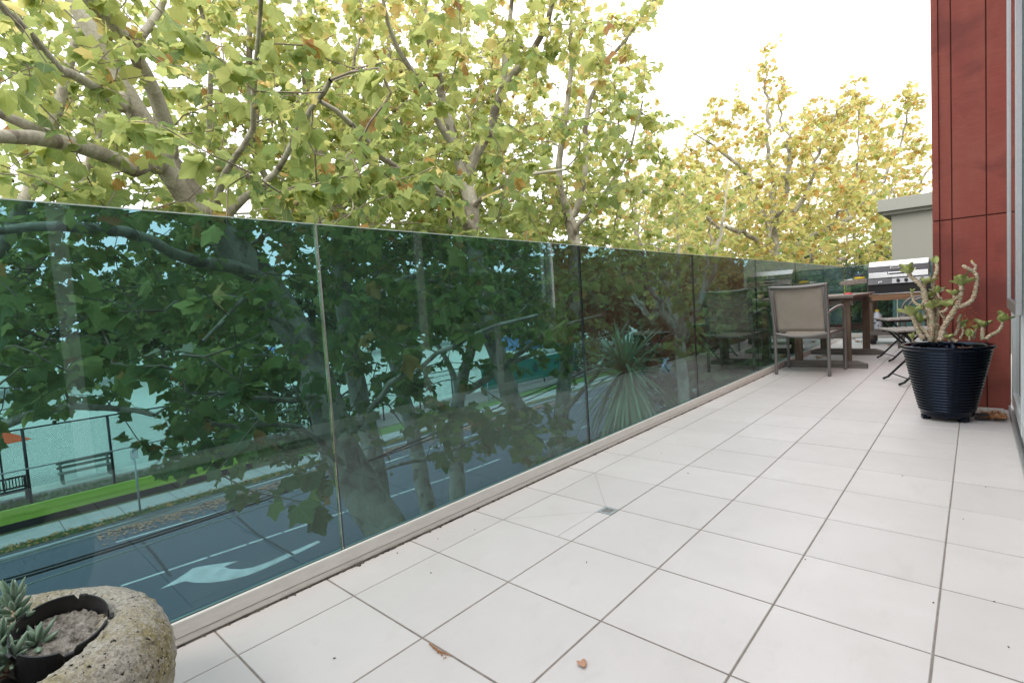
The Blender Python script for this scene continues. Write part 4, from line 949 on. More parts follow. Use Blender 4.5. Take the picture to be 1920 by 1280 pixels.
for (x, y, sc, lb_) in ((-55, 62, 1.1, 'dark tree beyond the field above the green banner'), (-42, 75, 1.2, 'dark tree beyond the green banner at the field corner'), (-30, 78, 1.2, 'dark tree at the end of the footpath'), (-20, 90, 1.3, 'dark tree closing the far end of the road'), (-6, 95, 1.3, 'dark tree at the road end behind the golden crowns'), (-30, 58, .9, 'dark tree beside the far fence corner'), (-22, 66, .9, 'dark roadside tree behind the parked cars'), (-27, 44, .75, 'dark tree inside the fence just past the green banner'), (-24, 52, .8, 'dark tree between fence corner and parked cars'), (-33, 50, .95, 'dark rounded tree in the field corner behind the banner'), (-38, 60, 1.1, 'dark tree filling the far corner of the field')):
    copy_at(ev if sc != 1.2 else ev2, (x, y, GZ), x, sc, lb_)
for (x, y, sc, lb_) in ((-5.2, 15.5, .50, 'low dark street tree nearest behind the third glass joint'), (-4.6, 20, .54, 'low dark street tree below the golden forked tree'), (-3.2, 25, .58, 'low dark street tree behind the grey armchair'), (-1.5, 21, .55, 'low dark tree behind the barbecue and table'), (.6, 17.5, .5, 'low dark tree just behind the end glass by the barbecue'), (-8.0, 33, .62, 'low dark tree by the far near-side kerb'), (-3.5, 33, .62, 'low dark tree far behind the grey armchair'), (-2.1, 27.5, .66, 'low dark tree in the gap left of the barbecue hood'), (-7.8, 24, .5, 'low dark street tree leaning over the far road')):
    copy_at(ev if int(y) % 2 else ev2, (x, y, GZ), x*3, sc, lb_, 'low dark trees beside the near footpath')
SG = 'dark shrubs along the fence'
sh = street_tree('dark bushy shrub by the lime boards left of the yellowish joint', (-21.6, 9.3, GZ), 3, (-21.6, 9.3, GZ+1.3), (1.7, 1.5, 1.25), None, 61, 170, lmat='leaf_dark', vals=(.6, .3), size=(.09, .16), leaves=30, fork=.5, trunk_r=.08, bark='twig', group=SG, name='shrub', minr=.008, cat='shrub')
copy_at(sh, (-24.2, 12.4, GZ), 1, 1.9, 'tall dark shrub behind the trunks right of the yellowish joint')
copy_at(sh, (-23.0, 35.5, GZ), 2, 1.3, 'dark bush at the far end of the green banner')
copy_at(sh, (-24.6, 8.2, GZ), 4, 1.7, 'dark tree like shrub rising over the field beside the leaning trunk')

# spiky plant outside the glass
c_ = at(1172, 688, 6.3)
t = thing('cordyline_plant', 'spiky sword leaved plant standing outside the fourth glass panel', 'plant', (c_[0], c_[1], GZ))
g = MB(); zz = c_[2]-GZ; g.tube([(0, .1, 0), (.05, .05, zz*.5), (0, 0, zz)], [.09, .07, .05], 10); obj('trunk', g, M['twig'], t, smooth=True)
Vv = []; Ff = []; val = []
rg = np.random.default_rng(3)
def sword(o, dir_, Ln, wd, drp, v_):
    dir_ = np.array(dir_)/np.linalg.norm(dir_); side = np.cross(dir_, [0, 0, 1.]); side = side/max(np.linalg.norm(side), 1e-3); b0 = len(Vv); n = 7
    for k in range(n+1):
        u = k/n; p_ = np.array(o)+dir_*Ln*u+np.array([0, 0, -drp*Ln*u*u]); w_ = wd*(.45+1.6*u*(1-u)*1.2)*(1-u**4)+.001
        Vv.extend([p_-side*w_/2, p_+np.array([0, 0, -.15*w_]), p_+side*w_/2])
    for k in range(n):
        a_ = b0+k*3; Ff.extend([(a_, a_+1, a_+4, a_+3), (a_+1, a_+2, a_+5, a_+4)]); val.extend([v_, v_])
for k in range(105):
    a_ = rg.uniform(0, 6.28); el_ = rg.uniform(-.1, 1.45); sword((math.cos(a_)*.03, math.sin(a_)*.03, zz+rg.uniform(-.1, .05)), (math.cos(a_)*math.cos(el_), math.sin(a_)*math.cos(el_), math.sin(el_)), rg.uniform(.52, .78), .036, rg.uniform(.1, .6), rg.uniform(0, .7))
for k in range(120):
    a_ = rg.uniform(0, 6.28); el_ = rg.uniform(-1.2, -.1); sword((math.cos(a_)*.04, math.sin(a_)*.04, zz-rg.uniform(0, .3)), (math.cos(a_)*math.cos(el_), math.sin(a_)*math.cos(el_), math.sin(el_)), rg.uniform(.58, .85), .036, rg.uniform(.35, .8), rg.uniform(.2, 1))
me = bpy.data.meshes.new('leaves'); me.from_pydata([tuple(v_) for v_ in Vv], [], Ff); a_ = me.attributes.new('lv', 'FLOAT', 'FACE'); a_.data.foreach_set('value', val); me.uv_layers.new(name='UVMap')
link('leaves', me, M['sword'], t)
# ============================================================ things on the balcony
def bez(pts, n=8):
    out = []; pts = [Vector(p) for p in pts]
    for i in range(len(pts)-1):
        p0, p1, p2, p3 = pts[max(i-1, 0)], pts[i], pts[i+1], pts[min(i+2, len(pts)-1)]
        for k in range(n):
            t_ = k/n; out.append(.5*((2*p1)+(p2-p0)*t_+(2*p0-5*p1+4*p2-p3)*t_*t_+(3*p1-p0-3*p2+p3)*t_**3))
    out.append(pts[-1]); return out
def grid(nx, ny, fn):
    g = MB(); vs = [fn(i/nx, j/ny) for j in range(ny+1) for i in range(nx+1)]
    return g.add(vs, [(j*(nx+1)+i, j*(nx+1)+i+1, (j+1)*(nx+1)+i+1, (j+1)*(nx+1)+i) for j in range(ny) for i in range(nx)])
# --- stone bowl
BC = (.215, -.475)
t = thing('stone_bowl', 'large weathered concrete bowl planter with lichen in the bottom left corner', 'planter', (BC[0], BC[1], 0))
prof = [(.001, 0), (.17, 0), (.205, .02), (.245, .09), (.275, .17), (.288, .245), (.285, .29), (.268, .325), (.24, .345), (.21, .350), (.185, .342), (.168, .322), (.160, .29), (.158, .24), (.15, .2)]
pp = bez([(r_, z, 0) for r_, z in prof], 8)
nb = np.random.default_rng(1); g = MB(); nn = 180
for p in pp:
    for j in range(nn):
        a_ = 2*math.pi*j/nn; r_ = p.x*(1+.012*math.sin(3*a_+1)+.008*math.sin(7*a_)); q_ = .0022*math.sin(23*a_+p.y*90)*math.sin(31*p.y*6+a_*5)+nb.normal(0, .0011); r_ += q_; g.v.append((r_*math.cos(a_), r_*math.sin(a_), p.y+.004*math.sin(2*a_+.5)+nb.normal(0, .0009)))
g.f = [(i*nn+j, i*nn+(j+1) % nn, (i+1)*nn+(j+1) % nn, (i+1)*nn+j) for i in range(len(pp)-1) for j in range(nn)]; g.mi = [0]*len(g.f)
obj('bowl', g, M['concrete'], t, smooth=True)
g = MB(); nr = np.random.default_rng(2)
g = grid(30, 30, lambda u, v: ((u-.5)*.32, (v-.5)*.32, .285+nr.normal(0, .004))); obj('soil', g, M['soil'], t, smooth=True)
# --- black plastic ring pot in it
PC = (.222, -.357, .300)
t = thing('plastic_pot', 'black plastic pot with notched rim sunk in the stone bowl', 'pot', PC, 0)
t.rotation_euler = (0, R(15), 0)
g = MB(); n = 72
notch = lambda a_: 1.0 if min(abs((a_-k*math.pi*2/5+math.pi) % (2*math.pi)-math.pi) for k in range(5)) > .13 else 0.0
rows = [(.066, 0), (.070, .055), (.070, .066), (.0675, .066), (.067, .055), (.063, 0)]
vs_ = []
for ri, (r_, z) in enumerate(rows):
    for j in range(n):
        a_ = 2*math.pi*j/n; zz = z-(0 if notch(a_) else .012)*(1 if ri in (2, 3) else 0); vs_.append((r_*math.cos(a_)*1.10, r_*math.sin(a_)*1.0, zz))
g.add(vs_, [(i*n+j, i*n+(j+1) % n, (i+1)*n+(j+1) % n, (i+1)*n+j) for i in range(5) for j in range(n)])
obj('rim', g, M['plastic'], t, smooth=False)
for k in range(5):
    a_ = k*math.pi*2/5; g = MB(); g.box((.071*math.cos(a_)*1.10, .071*math.sin(a_)*1.0, .052), (.006, .014, .022), a_, 0, .35); obj('lug', g, M['plastic'], t, bevel=.002)
g = grid(26, 26, lambda u, v: ((u-.5)*.148, (v-.5)*.132, .034+nr.normal(0, .0022)+.004*math.sin(u*9)*math.cos(v*7)))
keep = [f for f in g.f if all((g.v[i][0]/.073)**2+(g.v[i][1]/.0655)**2 < 1.0 for i in f)]; g.f = keep; g.mi = [0]*len(keep)
obj('crusted_soil', g, M['soil_grey'], t, smooth=True)
# curled dead leaves in and beside the pot
def dry_leaf(name, label, loc, s_, rz, mt, curl=.5, lobes=True, lift=.004, tilt=0, group=None):
    out = [(0, -.5), (.18, -.36), (.42, -.34), (.30, -.1), (.5, .18), (.24, .2), (.12, .5), (-.06, .28), (-.3, .42), (-.30, .1), (-.5, -.12), (-.26, -.22), (-.2, -.42)] if lobes else [(0, -.5), (.26, -.2), (.42, .12), (.38, .42), (.2, .5), (.0, .3), (-.18, .42), (-.36, .38), (-.36, .1), (-.2, -.2)]
    g = MB(); mid = (0, 0, lift); k = len(out)
    ring = [(x*.55*s_, y*.55*s_, lift+curl*s_*.08*(x*x)*2) for x, y in out]; rim = [(x*s_, y*s_, lift+curl*s_*(x*x*.9+.25*y*y+.06*math.sin(5*x+7*y))) for x, y in out]
    g.add([mid]+ring+rim, [(0, 1+i, 1+(i+1) % k) for i in range(k)]+[(1+i, 1+k+i, 1+k+(i+1) % k, 1+(i+1) % k) for i in range(k)])
    o = obj(name, g, mt, smooth=True, solid=.0006); o.location = loc; o.rotation_euler = (tilt, tilt*.5, rz)
    return tag(o, label, 'leaf', group)
dry_leaf('dry_leaf', 'small orange dead leaf between the black pot and the stone bowl', (.30, -.312, .296), .032, .6, M['orange_leaf'], .5, False, tilt=.4)
dry_leaf('dry_leaf', 'pale curled dead leaf lying inside the black plastic pot', (.215, -.345, .315), .036, 2.1, M['pink_leaf'], .8)
# --- grey green succulent
t = thing('succulent_plant', 'blue green finger leaved succulent spilling at the edge of the stone bowl', 'succulent', (BC[0]+.02, BC[1]+.02, .315))
rs = np.random.default_rng(8)
def finger(g, o, d, L_, r_):
    d = Vector(d).normalized(); o = Vector(o); n_ = 7
    pts = [o+d*L_*k/n_+Vector((0, 0, .12*L_*(k/n_)**2)) for k in range(n_+1)]
    g.tube(pts, [r_*x for x in (.35, .7, .92, 1.05, 1.05, .95, .62, .12)], 8)
for (cx, cy_, cz, hh, n_) in ((-.075, .045, .045, .08, 24), (-.035, .02, .02, .045, 18), (-.105, .01, .05, .05, 20), (-.13, -.04, .03, .05, 18), (.005, .0, .0, .02, 12), (-.02, .065, .01, .02, 12), (.02, -.05, .0, .03, 14), (-.07, -.07, .03, .05, 16), (-.005, .03, .005, .03, 10)):
    g = MB(); g.tube([(cx*.6, cy_*.6, -.01), (cx*.85, cy_*.85, cz*.5), (cx, cy_, cz+hh*.55)], [.006, .005, .003], 7); s_ = obj('stem', g, M['crstem'], t, smooth=True)
    g = MB()
    for k in range(n_):
        a_ = k*2.4; u = k/n_; el_ = .15+1.2*u; finger(g, (cx, cy_, cz+hh*.6*u), (math.cos(a_)*math.cos(el_), math.sin(a_)*math.cos(el_), math.sin(el_)), rs.uniform(.026, .046), rs.uniform(.0036, .0056))
    obj('leaves', g, M['succ'], s_, smooth=True)
g = MB(); finger(g, (.06, -.075, .0), (.6, -.4, .3), .05, .008); finger(g, (.05, -.07, .0), (.3, -.7, .1), .05, .009); obj('dying_leaves', g, M['orange_leaf'], t, smooth=True)

# --- ribbed black pot
POT = (1.335, 3.78); 
t = thing('glazed_pot', 'tall black blue glazed pot with ribbed sides before the red wall', 'pot', (POT[0], POT[1], 0))
prof = []; zb = .028; H = .47; NR = 21
prof += [(.001, zb), (.128, zb), (.134, zb+.012)]
for k in range(NR*8+1):
    u = k/(NR*8); z = zb+.03+u*(H-.055-.03); base = .136+(.216-.136)*u**.92; prof.append((base+.0062*abs(math.sin(math.pi*u*NR))**.8, z))
prof += [(.222, H-.02+zb-.028), (.232, H-.010), (.235, H), (.228, H+.006), (.214, H+.002), (.207, H-.02), (.200, H-.06), (.195, H-.08)]
g = MB(); g.lathe(prof, 96); obj('body', g, M['glaze'], t, smooth=True)
for k in range(3):
    a_ = R(200+120*k); g = MB(); g.box((.108*math.cos(a_), .108*math.sin(a_), .0145), (.045, .045, .029), a_); obj('foot', g, M['glaze'], t, bevel=.006)
g = grid(24, 24, lambda u, v: ((u-.5)*.40, (v-.5)*.40, H-.045+nr.normal(0, .004))); g.f = [f for f in g.f if all(math.hypot(g.v[i][0], g.v[i][1]) < .203 for i in f)]; g.mi = [0]*len(g.f)
obj('soil', g, M['soil'], t, smooth=True)
# --- jade like plant in it, drawn from stems in its own front plane
t = thing('potted_succulent', 'knobbly bare stemmed succulent with paddle leaves growing in the black pot', 'plant', (POT[0], POT[1], H-.045))
def P3(px, py, dy):                     # a point on the plant, dy behind the pot centre
    d = ray(px, py); s_ = (POT[1]+dy-CAM[1])/d[1]; q_ = CAM+d*s_; return Vector((q_[0]-POT[0], q_[1]-POT[1], q_[2]-(H-.045)))
def paddle(g, o, d, L_, W_, cup=.25):
    d = Vector(d).normalized(); o = Vector(o); sd_ = d.cross(Vector((0, 0, 1)));
    if sd_.length < .2: sd_ = Vector((1, 0, 0))
    sd_.normalize(); up = sd_.cross(d).normalized(); n_ = 6; m_ = 4; b0 = len(g.v); th = .0035
    for side in (1, -1):
        for k in range(n_+1):
            u = k/n_; wd = W_*math.sin(math.pi*min(1, .10+.80*u**.75))**.8*(1 if u < 1 else .55)
            for j in range(m_+1):
                v_ = j/m_*2-1; g.v.append(tuple(o+d*L_*u+sd_*wd*v_*.5+up*(cup*W_*v_*v_*.5-.35*L_*u*u*cup+side*th*(1-v_*v_)*(1-(2*u-1)**4))))
    N_ = (n_+1)*(m_+1)
    for s_ in range(2):
        for k in range(n_):
            for j in range(m_):
                a_ = b0+s_*N_+k*(m_+1)+j; f_ = (a_, a_+1, a_+m_+2, a_+m_+1); g.f.append(f_ if s_ == 0 else f_[::-1]); g.mi.append(0)
rp = np.random.default_rng(4)
stems = [  # (pixel path), depth offset, base radius, tip rosette (n, size)
    ([(1745, 640), (1747, 600), (1738, 572), (1733, 545), (1722, 530), (1712, 522), (1703, 512)], -.02, .013, (6, .055)),
    ([(1752, 642), (1755, 610), (1745, 585), (1733, 560), (1732, 540), (1736, 532)], .02, .012, (5, .05)),
    ([(1763, 640), (1768, 618), (1778, 600), (1790, 580), (1797, 565), (1803, 545), (1802, 532)], -.03, .014, (9, .055)),
    ([(1790, 578), (1812, 570), (1824, 560), (1830, 540), (1832, 518), (1824, 508), (1812, 502), (1806, 498)], -.03, .0105, (0, 0)),
    ([(1824, 510), (1830, 500), (1822, 492)], -.03, .007, (2, .012)),
    ([(1731, 636), (1722, 620), (1714, 600), (1708, 590)], -.06, .012, (7, .06)),
    ([(1750, 600), (1752, 560), (1750, 530), (1756, 510), (1757, 498), (1754, 494)], .06, .0105, (3, .038)),
    ([(1768, 620), (1772, 600), (1762, 585), (1757, 575)], .03, .009, (6, .05)),
    ([(1790, 630), (1798, 612), (1797, 600), (1802, 590)], .06, .008, (0, 0)),
    ([(1795, 640), (1780, 632), (1768, 618)], .02, .009, (0, 0)),
    ([(1843, 636), (1842, 624), (1843, 612)], .03, .010, (5, .045)),
    ([(1849, 636), (1858, 628), (1870, 622), (1878, 612), (1880, 602)], .0, .009, (5, .055)),
    ([(1818, 638), (1818, 630)], .05, .006, (4, .035)),
    ([(1735, 560), (1728, 572), (1716, 568), (1711, 555), (1710, 548)], .02, .008, (2, .02)),
    ([(1745, 640), (1745, 625), (1742, 600), (1738, 580)], .07, .012, (5, .045)),
    ([(1712, 640), (1710, 634)], -.12, .004, (4, .03)),
    ([(1780, 640), (1778, 634)], -.10, .004, (6, .03)),
    ([(1797, 556), (1790, 560), (1788, 552)], -.03, .008, (5, .05)),
    ([(1802, 545), (1803, 535)], -.03, .009, (5, .055)),
    ([(1762, 585), (1772, 582), (1778, 574)], .0, .008, (6, .05)),
    ([(1742, 600), (1748, 590), (1746, 578)], -.01, .008, (6, .05)),
    ([(1728, 572), (1732, 580), (1740, 560)], .04, .008, (5, .045)),
    ([(1765, 560), (1760, 556), (1757, 548)], .03, .007, (5, .04)),
    ([(1745, 640), (1738, 625), (1725, 612), (1722, 604)], -.03, .010, (6, .055)),
    ([(1760, 640), (1757, 610), (1760, 580), (1768, 574)], .05, .009, (5, .05)),
    ([(1800, 636), (1806, 622), (1804, 612)], .07, .007, (4, .04)),
    ([(1826, 636), (1828, 622), (1832, 616)], .09, .006, (5, .03))]
for pth, dy, r0, (nl, sz) in stems:
    pts = bez([P3(px, py, dy+rp.normal(0, .006)) for px, py in pth], 6)
    rad = [1.32*r0*(1-.34*k/len(pts))*(1+.16*math.sin(k*2.1+dy*50)) for k in range(len(pts))]
    g = MB(); g.tube(pts, rad, 10); s_ = obj('stem', g, M['crstem'], t, smooth=True)
    if nl:
        g = MB(); e = pts[-1]; dr_ = (pts[-1]-pts[-3]).normalized()
        nl = max(2, nl-1)
        for k in range(nl):
            a_ = k*2.4+rp.uniform(-.3, .3); el_ = rp.uniform(.15, 1.1) if nl > 3 else rp.uniform(.8, 1.4)
            d_ = Vector((math.cos(a_)*math.cos(el_), math.sin(a_)*math.cos(el_), math.sin(el_)))+dr_*.4; paddle(g, e-dr_*.012*k/nl, d_, sz*1.3*rp.uniform(.8, 1.2), sz*rp.uniform(.85, 1.05), rp.uniform(.2, .7))
        obj('leaves', g, M['crass'], s_, smooth=True)
# shrivelled flower sprigs at the back
g = MB()
for k in range(70):
    o_ = P3(1812+rp.normal(0, 9), 606+rp.normal(0, 14), .10+rp.normal(0, .02)); finger(g, o_, rp.normal(0, 1, 3), rp.uniform(.008, .018), rp.uniform(.001, .003))
for k in range(12):
    a_, b_ = P3(1810+rp.normal(0, 4), 636, .1), P3(1812+rp.normal(0, 12), 600+rp.normal(0, 12), .1); g.tube([a_, (a_+b_)/2+Vector((.005, 0, 0)), b_], .0012, 4)
obj('dead_flowers', g, M['orange_leaf'], t, smooth=True)
o = dry_leaf('dry_leaf', 'brown dead leaf lying on the soil of the black pot', (POT[0]+.09, POT[1]-.03, H-.020), .09, .4, M['brown_leaf'], .5)
g = MB(); g.b(1.44, 1.612, 3.93, 4.185, .0005, .012); struct(obj('threshold', g, M['path'], bevel=.004))
scatter_quads(330, lambda: (rng.uniform(1.49, 1.61), 3.79+abs(rng.normal(0, .10)), .004+rng.uniform(0, .012)), .017, M['brown_leaf'], 'leaf_litter', 'heap of small dry brown leaf litter between pot and door', False)
t = thing('brick_offcut', 'small dark block wedged beside the foot of the glazed pot', 'block', (1.50, 3.82, 0))
g = MB(); g.box((0, 0, .02), (.06, .05, .04), .3); obj('block', g, M['enamel_dk'], t, bevel=.004)

# --- leaves on the floor
p = gnd(1092, 1247, 0); dry_leaf('dry_leaf', 'single tan dead leaf alone on the tiles at the bottom', (p[0], p[1], .001), .030, 1.0, M['pink_leaf'], .3, False)
for px, py, s_, lb_, mt in ((1535, 671, .11, 'curled brown leaf under the table on the near trestle side', 'orange_leaf'), (1548, 668, .10, 'flat tan leaf under the table beside the far trestle foot', 'pink_leaf'), (1488, 682, .10, 'brown leaf between the kerb and the near trestle foot', 'brown_leaf'), (1610, 641, .12, 'wide brown leaf by the far end of the table', 'brown_leaf'), (1600, 636, .08, 'small dark leaf against the end kerb', 'brown_leaf'), (1668, 648, .07, 'reddish leaf on the tiles under the barbecue', 'brown_leaf'), (1498, 684, .07, 'crumpled dark leaf at the front leg of the grey chair', 'brown_leaf')):
    p = gnd(px, py, 0); dry_leaf('dry_leaf', lb_, (max(p[0], -.13), p[1], .002), s_, px*.7, M[mt], .9, True, group=None)
p = gnd(822, 1222, 0); t = thing('twig_scrap', 'thin dark seed stalk lying along a grout line near the bottom', 'twig', (p[0], p[1], 0), 0)
a_, b_ = gnd(806, 1208, 0), gnd(846, 1230, 0); g = MB(); g.tube([Vector(a_)-Vector(p)+Vector((0, 0, .003)), Vector((0, 0, .004)), Vector(b_)-Vector(p)+Vector((0, 0, .002))], [.0018, .003, .001], 6)
for k in range(14): g.box(tuple((Vector(a_)-Vector(p))*(1-k/7) + Vector((rng.normal(0, .002), rng.normal(0, .002), .003))), (.004, .002, .002), rng.uniform(0, 3))
obj('stalk', g, M['brown_leaf'], t)
g = MB()
for px, py in ((821, 1010), (808, 1074), (1290, 887), (1335, 851), (1418, 802), (1806, 973), (1848, 913), (1864, 1128), (1891, 1213), (1510, 1049), (1600, 892), (1692, 892), (395, 1183), (745, 1037), (1160, 854), (1240, 850), (890, 993), (627, 1234), (1750, 1130), (1100, 1054)):
    p = gnd(px, py, 0); g.box((p[0], p[1], .0018), (rng.uniform(.003, .008), .002, .002), rng.uniform(0, 3))
struct(obj('floor_debris', g, M['grime']), 'stuff')['label'] = 'scattered dark crumbs of dirt on the pale tiles'

# --- armchair
def armchair(label, loc, rz):
    t = thing('patio_armchair', label, 'chair', loc, rz, 'taupe mesh armchairs')
    mt = M['chair_metal']; r_ = .0135
    for s_ in (-1, 1):
        g = MB(); g.tube(bez([(s_*.245, -.262, 0), (s_*.245, -.27, .25), (s_*.246, -.275, .44), (s_*.248, -.30, .62), (s_*.252, -.345, .80), (s_*.254, -.375, .925)], 4), .0165, 10); obj('back_leg', g, mt, t, smooth=True)
        g = MB(); g.tube(bez([(s_*.252, -.315, .63), (s_*.275, -.24, .66), (s_*.295, -.10, .685), (s_*.30, .05, .685), (s_*.297, .16, .655), (s_*.290, .225, .575), (s_*.282, .262, .43), (s_*.278, .275, .2), (s_*.276, .277, 0)], 5), .015, 10); obj('arm', g, mt, t, smooth=True)
        g = MB(); g.tube([(s_*.238, -.27, .415), (s_*.245, 0, .425), (s_*.272, .262, .44)], .012, 8); obj('side_rail', g, mt, t, smooth=True)
        g = MB(); g.tube([(s_*.225, -.265, .425), (s_*.228, -.3, .62), (s_*.232, -.345, .80), (s_*.234, -.37, .91)], .010, 8); obj('back_rail', g, mt, t, smooth=True)
    g = MB(); g.tube(bez([(-.254, -.375, .915), (-.12, -.39, .905), (0, -.395, .902), (.12, -.39, .905), (.254, -.375, .915)], 5), .0155, 10); obj('top_rail', g, mt, t, smooth=True)
    g = MB(); g.tube(bez([(-.245, -.275, .432), (-.12, -.275, .408), (0, -.275, .400), (.12, -.275, .408), (.245, -.275, .432)], 5), .015, 10); obj('rear_rail', g, mt, t, smooth=True)
    g = MB(); g.tube([(-.27, .262, .44), (0, .265, .43), (.27, .262, .44)], .013, 8); obj('front_rail', g, mt, t, smooth=True)
    def backf(u, v): x = (u-.5)*.455; return (x, -.268-.045*v-.06*v*v-.02*math.sin(math.pi*u)*math.sin(math.pi*v), .455+v*.445)
    obj('back_sling', grid(12, 12, backf), M['mesh'], t, smooth=True, solid=.004)
    def seatf(u, v): x = (u-.5)*(.46+.07*v); return (x, -.262+v*.52, .425-.022*math.sin(math.pi*u)-.02*math.sin(math.pi*v)+.012*v)
    obj('seat_sling', grid(12, 12, seatf), M['mesh'], t, smooth=True, solid=.004)
    return t
ch = armchair('taupe mesh armchair seen from behind at the near end of the table', (.158, 5.665, 0), R(-2))
c2 = dup(ch); c2.location = (1.02, 7.95, 0); c2.rotation_euler = (0, 0, R(100)); c2['label'] = 'taupe mesh armchair in front of the barbecue, mostly hidden by the black pot plant'

# --- table
t = thing('outdoor_table', 'weathered slatted timber table on trestle legs', 'table', (.17, 6.85, 0))
g = MB()
for k in range(17): g.box((0, -.80+k*.1, .772), (.66, .086, .022))
obj('table_top', g, M['wood_top'], t, bevel=.003)
g = MB(); g.box((-.24, 0, .742), (.05, 1.66, .035)); g.box((.24, 0, .742), (.05, 1.66, .035)); g.box((0, -.868, .770), (.70, .03, .03)); obj('apron', g, M['wood_y'], t, bevel=.003)
for s_, yy in ((-1, -.78), (1, .52)):
    for x_ in (-.20, .27):
        g = MB(); g.box((x_, yy, .40), (.075, .05, .66)); obj('leg', g, M['wood_z'], t, bevel=.004)
    g = MB(); pr_ = [(-.36, yy-.04, .0), (.45, yy-.04, 0), (.45, yy-.04, .045), (.36, yy-.04, .075), (-.27, yy-.04, .075), (-.36, yy-.04, .045)]; g.prism(pr_, (0, .085, 0)); obj('foot', g, M['wood'], t, bevel=.004)
    g = MB(); g.box((.03, yy, .70), (.6, .045, .055)); obj('cross_bar', g, M['wood'], t, bevel=.003)
g = MB(); g.box((.03, -.13, .36), (.04, 1.3, .09)); obj('stretcher', g, M['wood_y'], t, bevel=.004)
for y_ in (-.78, .52):
    g = MB(); g.box((.03, y_, .36), (.42, .04, .08)); obj('lower_bar', g, M['wood'], t, bevel=.004)
t = thing('ceramic_cup', 'small tan cup standing on the table behind the chair back', 'cup', (.09, 6.35, .783))
g = MB(); g.lathe([(.001, 0), (.03, 0), (.036, .02), (.038, .06), (.034, .06), (.032, .02), (.001, .008)], 20); obj('cup', g, M['terra'], t, smooth=True)
t = thing('red_lid', 'small red plastic lid on the right side of the slatted table', 'lid', (.36, 6.7, .783))
g = MB(); g.lathe([(.001, .022), (.03, .02), (.042, .008), (.044, 0), (.001, 0)], 20); obj('lid', g, M['redp'], t, smooth=True)

# --- barbecue on a timber trolley
BX, BY = .645, 8.7
t = thing('barbecue_trolley', 'timber barbecue trolley with a side shelf and slatted lower shelf', 'trolley', (BX, BY, 0))
for x_ in (-.33, .33):
    for y_ in (.04, .46):
        g = MB(); g.box((x_, y_, .46 if x_ < 0 else .36), (.065, .045, .90 if x_ < 0 else .70)); obj('leg', g, M['wood_z'], t, bevel=.003)
g = MB(); g.box((.0, .010, .685), (.75, .035, .085)); g.box((0, .50, .685), (.72, .03, .085)); obj('rail', g, M['trolley'], t, bevel=.003)
g = MB()
for k in range(5): g.box((0, .06+k*.095, .205), (.72, .08, .02))
g.box((0, .015, .165), (.72, .025, .06)); obj('lower_shelf', g, M['wood'], t, bevel=.002)
g = MB(); pr_ = [(-.36, 0, .905), (-.36, 0, .975), (-.69, 0, .955), (-.715, 0, .925), (-.70, 0, .905), (-.62, 0, .892)]; g.prism(pr_, (0, .42, 0)); obj('side_shelf', g, M['wood_top'], t, bevel=.004)
g = MB(); pr_ = [(.36, 0, .885), (.36, 0, .93), (.60, 0, .93), (.60, 0, .89)]; g.prism(pr_, (0, .42, 0)); obj('side_shelf', g, M['wood_top'], t, bevel=.004)
for x_ in (-.3, .3):
    g = MB(); g.tube([(x_-.03, .04, .05), (x_+.03, .04, .05)], .05, 16); obj('wheel', g, M['tyre'], t)
t = thing('gas_barbecue', 'steel and grey gas barbecue with closed hood on the timber trolley', 'barbecue', (BX, BY, 0))
W_ = .343
def hood_sec(x): return [(x, 0, .965), (x, 0, 1.045), (x, .008, 1.05), (x, .03, 1.135), (x, .045, 1.145), (x, .13, 1.205), (x, .36, 1.21), (x, .46, 1.14), (x, .47, .965)]
g = MB(); g.prism(hood_sec(-W_), (2*W_, 0, 0)); g.mi = [0]*len(g.f)
mats = {2: 0}
obj('hood', g, M['steel'], t, bevel=.004)
g = MB(); g.prism([(-W_-.003, -.001, 1.046), (-W_-.003, .026, 1.138), (-W_-.003, .20, 1.17), (-W_-.003, .40, 1.14), (-W_-.003, .46, 1.0), (-W_-.003, .02, 1.0)], (.012, 0, 0)); g.prism([(W_-.009, -.001, 1.046), (W_-.009, .026, 1.138), (W_-.009, .20, 1.17), (W_-.009, .40, 1.14), (W_-.009, .46, 1.0), (W_-.009, .02, 1.0)], (.012, 0, 0)); obj('end_cap', g, M['enamel'], t)
g = MB(); g.add([(-W_+.008, .002, 1.052), (W_-.008, .002, 1.052), (W_-.008, .026, 1.134), (-W_+.008, .026, 1.134)], [(0, 1, 2, 3)]); obj('front_panel', g, M['enamel'], t, solid=.004)
g = MB(); g.box((-.03, .006, 1.106), (.105, .012, .042), 0, -.28); bd = obj('badge', g, M['white_pl'], t, bevel=.003)
g = MB(); g.box((-.03, -.001, 1.108), (.088, .004, .022), 0, -.28); obj('badge_print', g, M['enamel'], bd)
g = MB(); g.tube([(-.10, -.04, 1.03), (.10, -.04, 1.03)], .011, 10); g.box((-.10, -.02, 1.03), (.014, .045, .03)); g.box((.10, -.02, 1.03), (.014, .045, .03)); obj('handle', g, M['steel'], t, smooth=False)
g = MB(); g.box((0, -.004, 1.03), (.235, .008, .042)); obj('handle_recess', g, M['enamel_dk'], t)
g = MB(); g.b(-W_-.005, W_+.03, .0, .47, .735, .962); obj('firebox', g, M['enamel_dk'], t, bevel=.006)
g = MB(); g.prism([(-W_-.006, -.012, .955), (-W_-.006, -.05, .872), (-W_-.006, .0, .86), (-W_-.006, .0, .96)], (2*W_+.04, 0, 0)); obj('control_panel', g, M['enamel'], t, bevel=.004)
g = MB(); g.add([(-.06, -.0165, .948), (W_+.005, -.0165, .948), (W_+.005, -.0475, .880), (-.06, -.0475, .880)], [(0, 1, 2, 3)]); obj('knob_plate', g, M['alu_dk'], t, solid=.003)
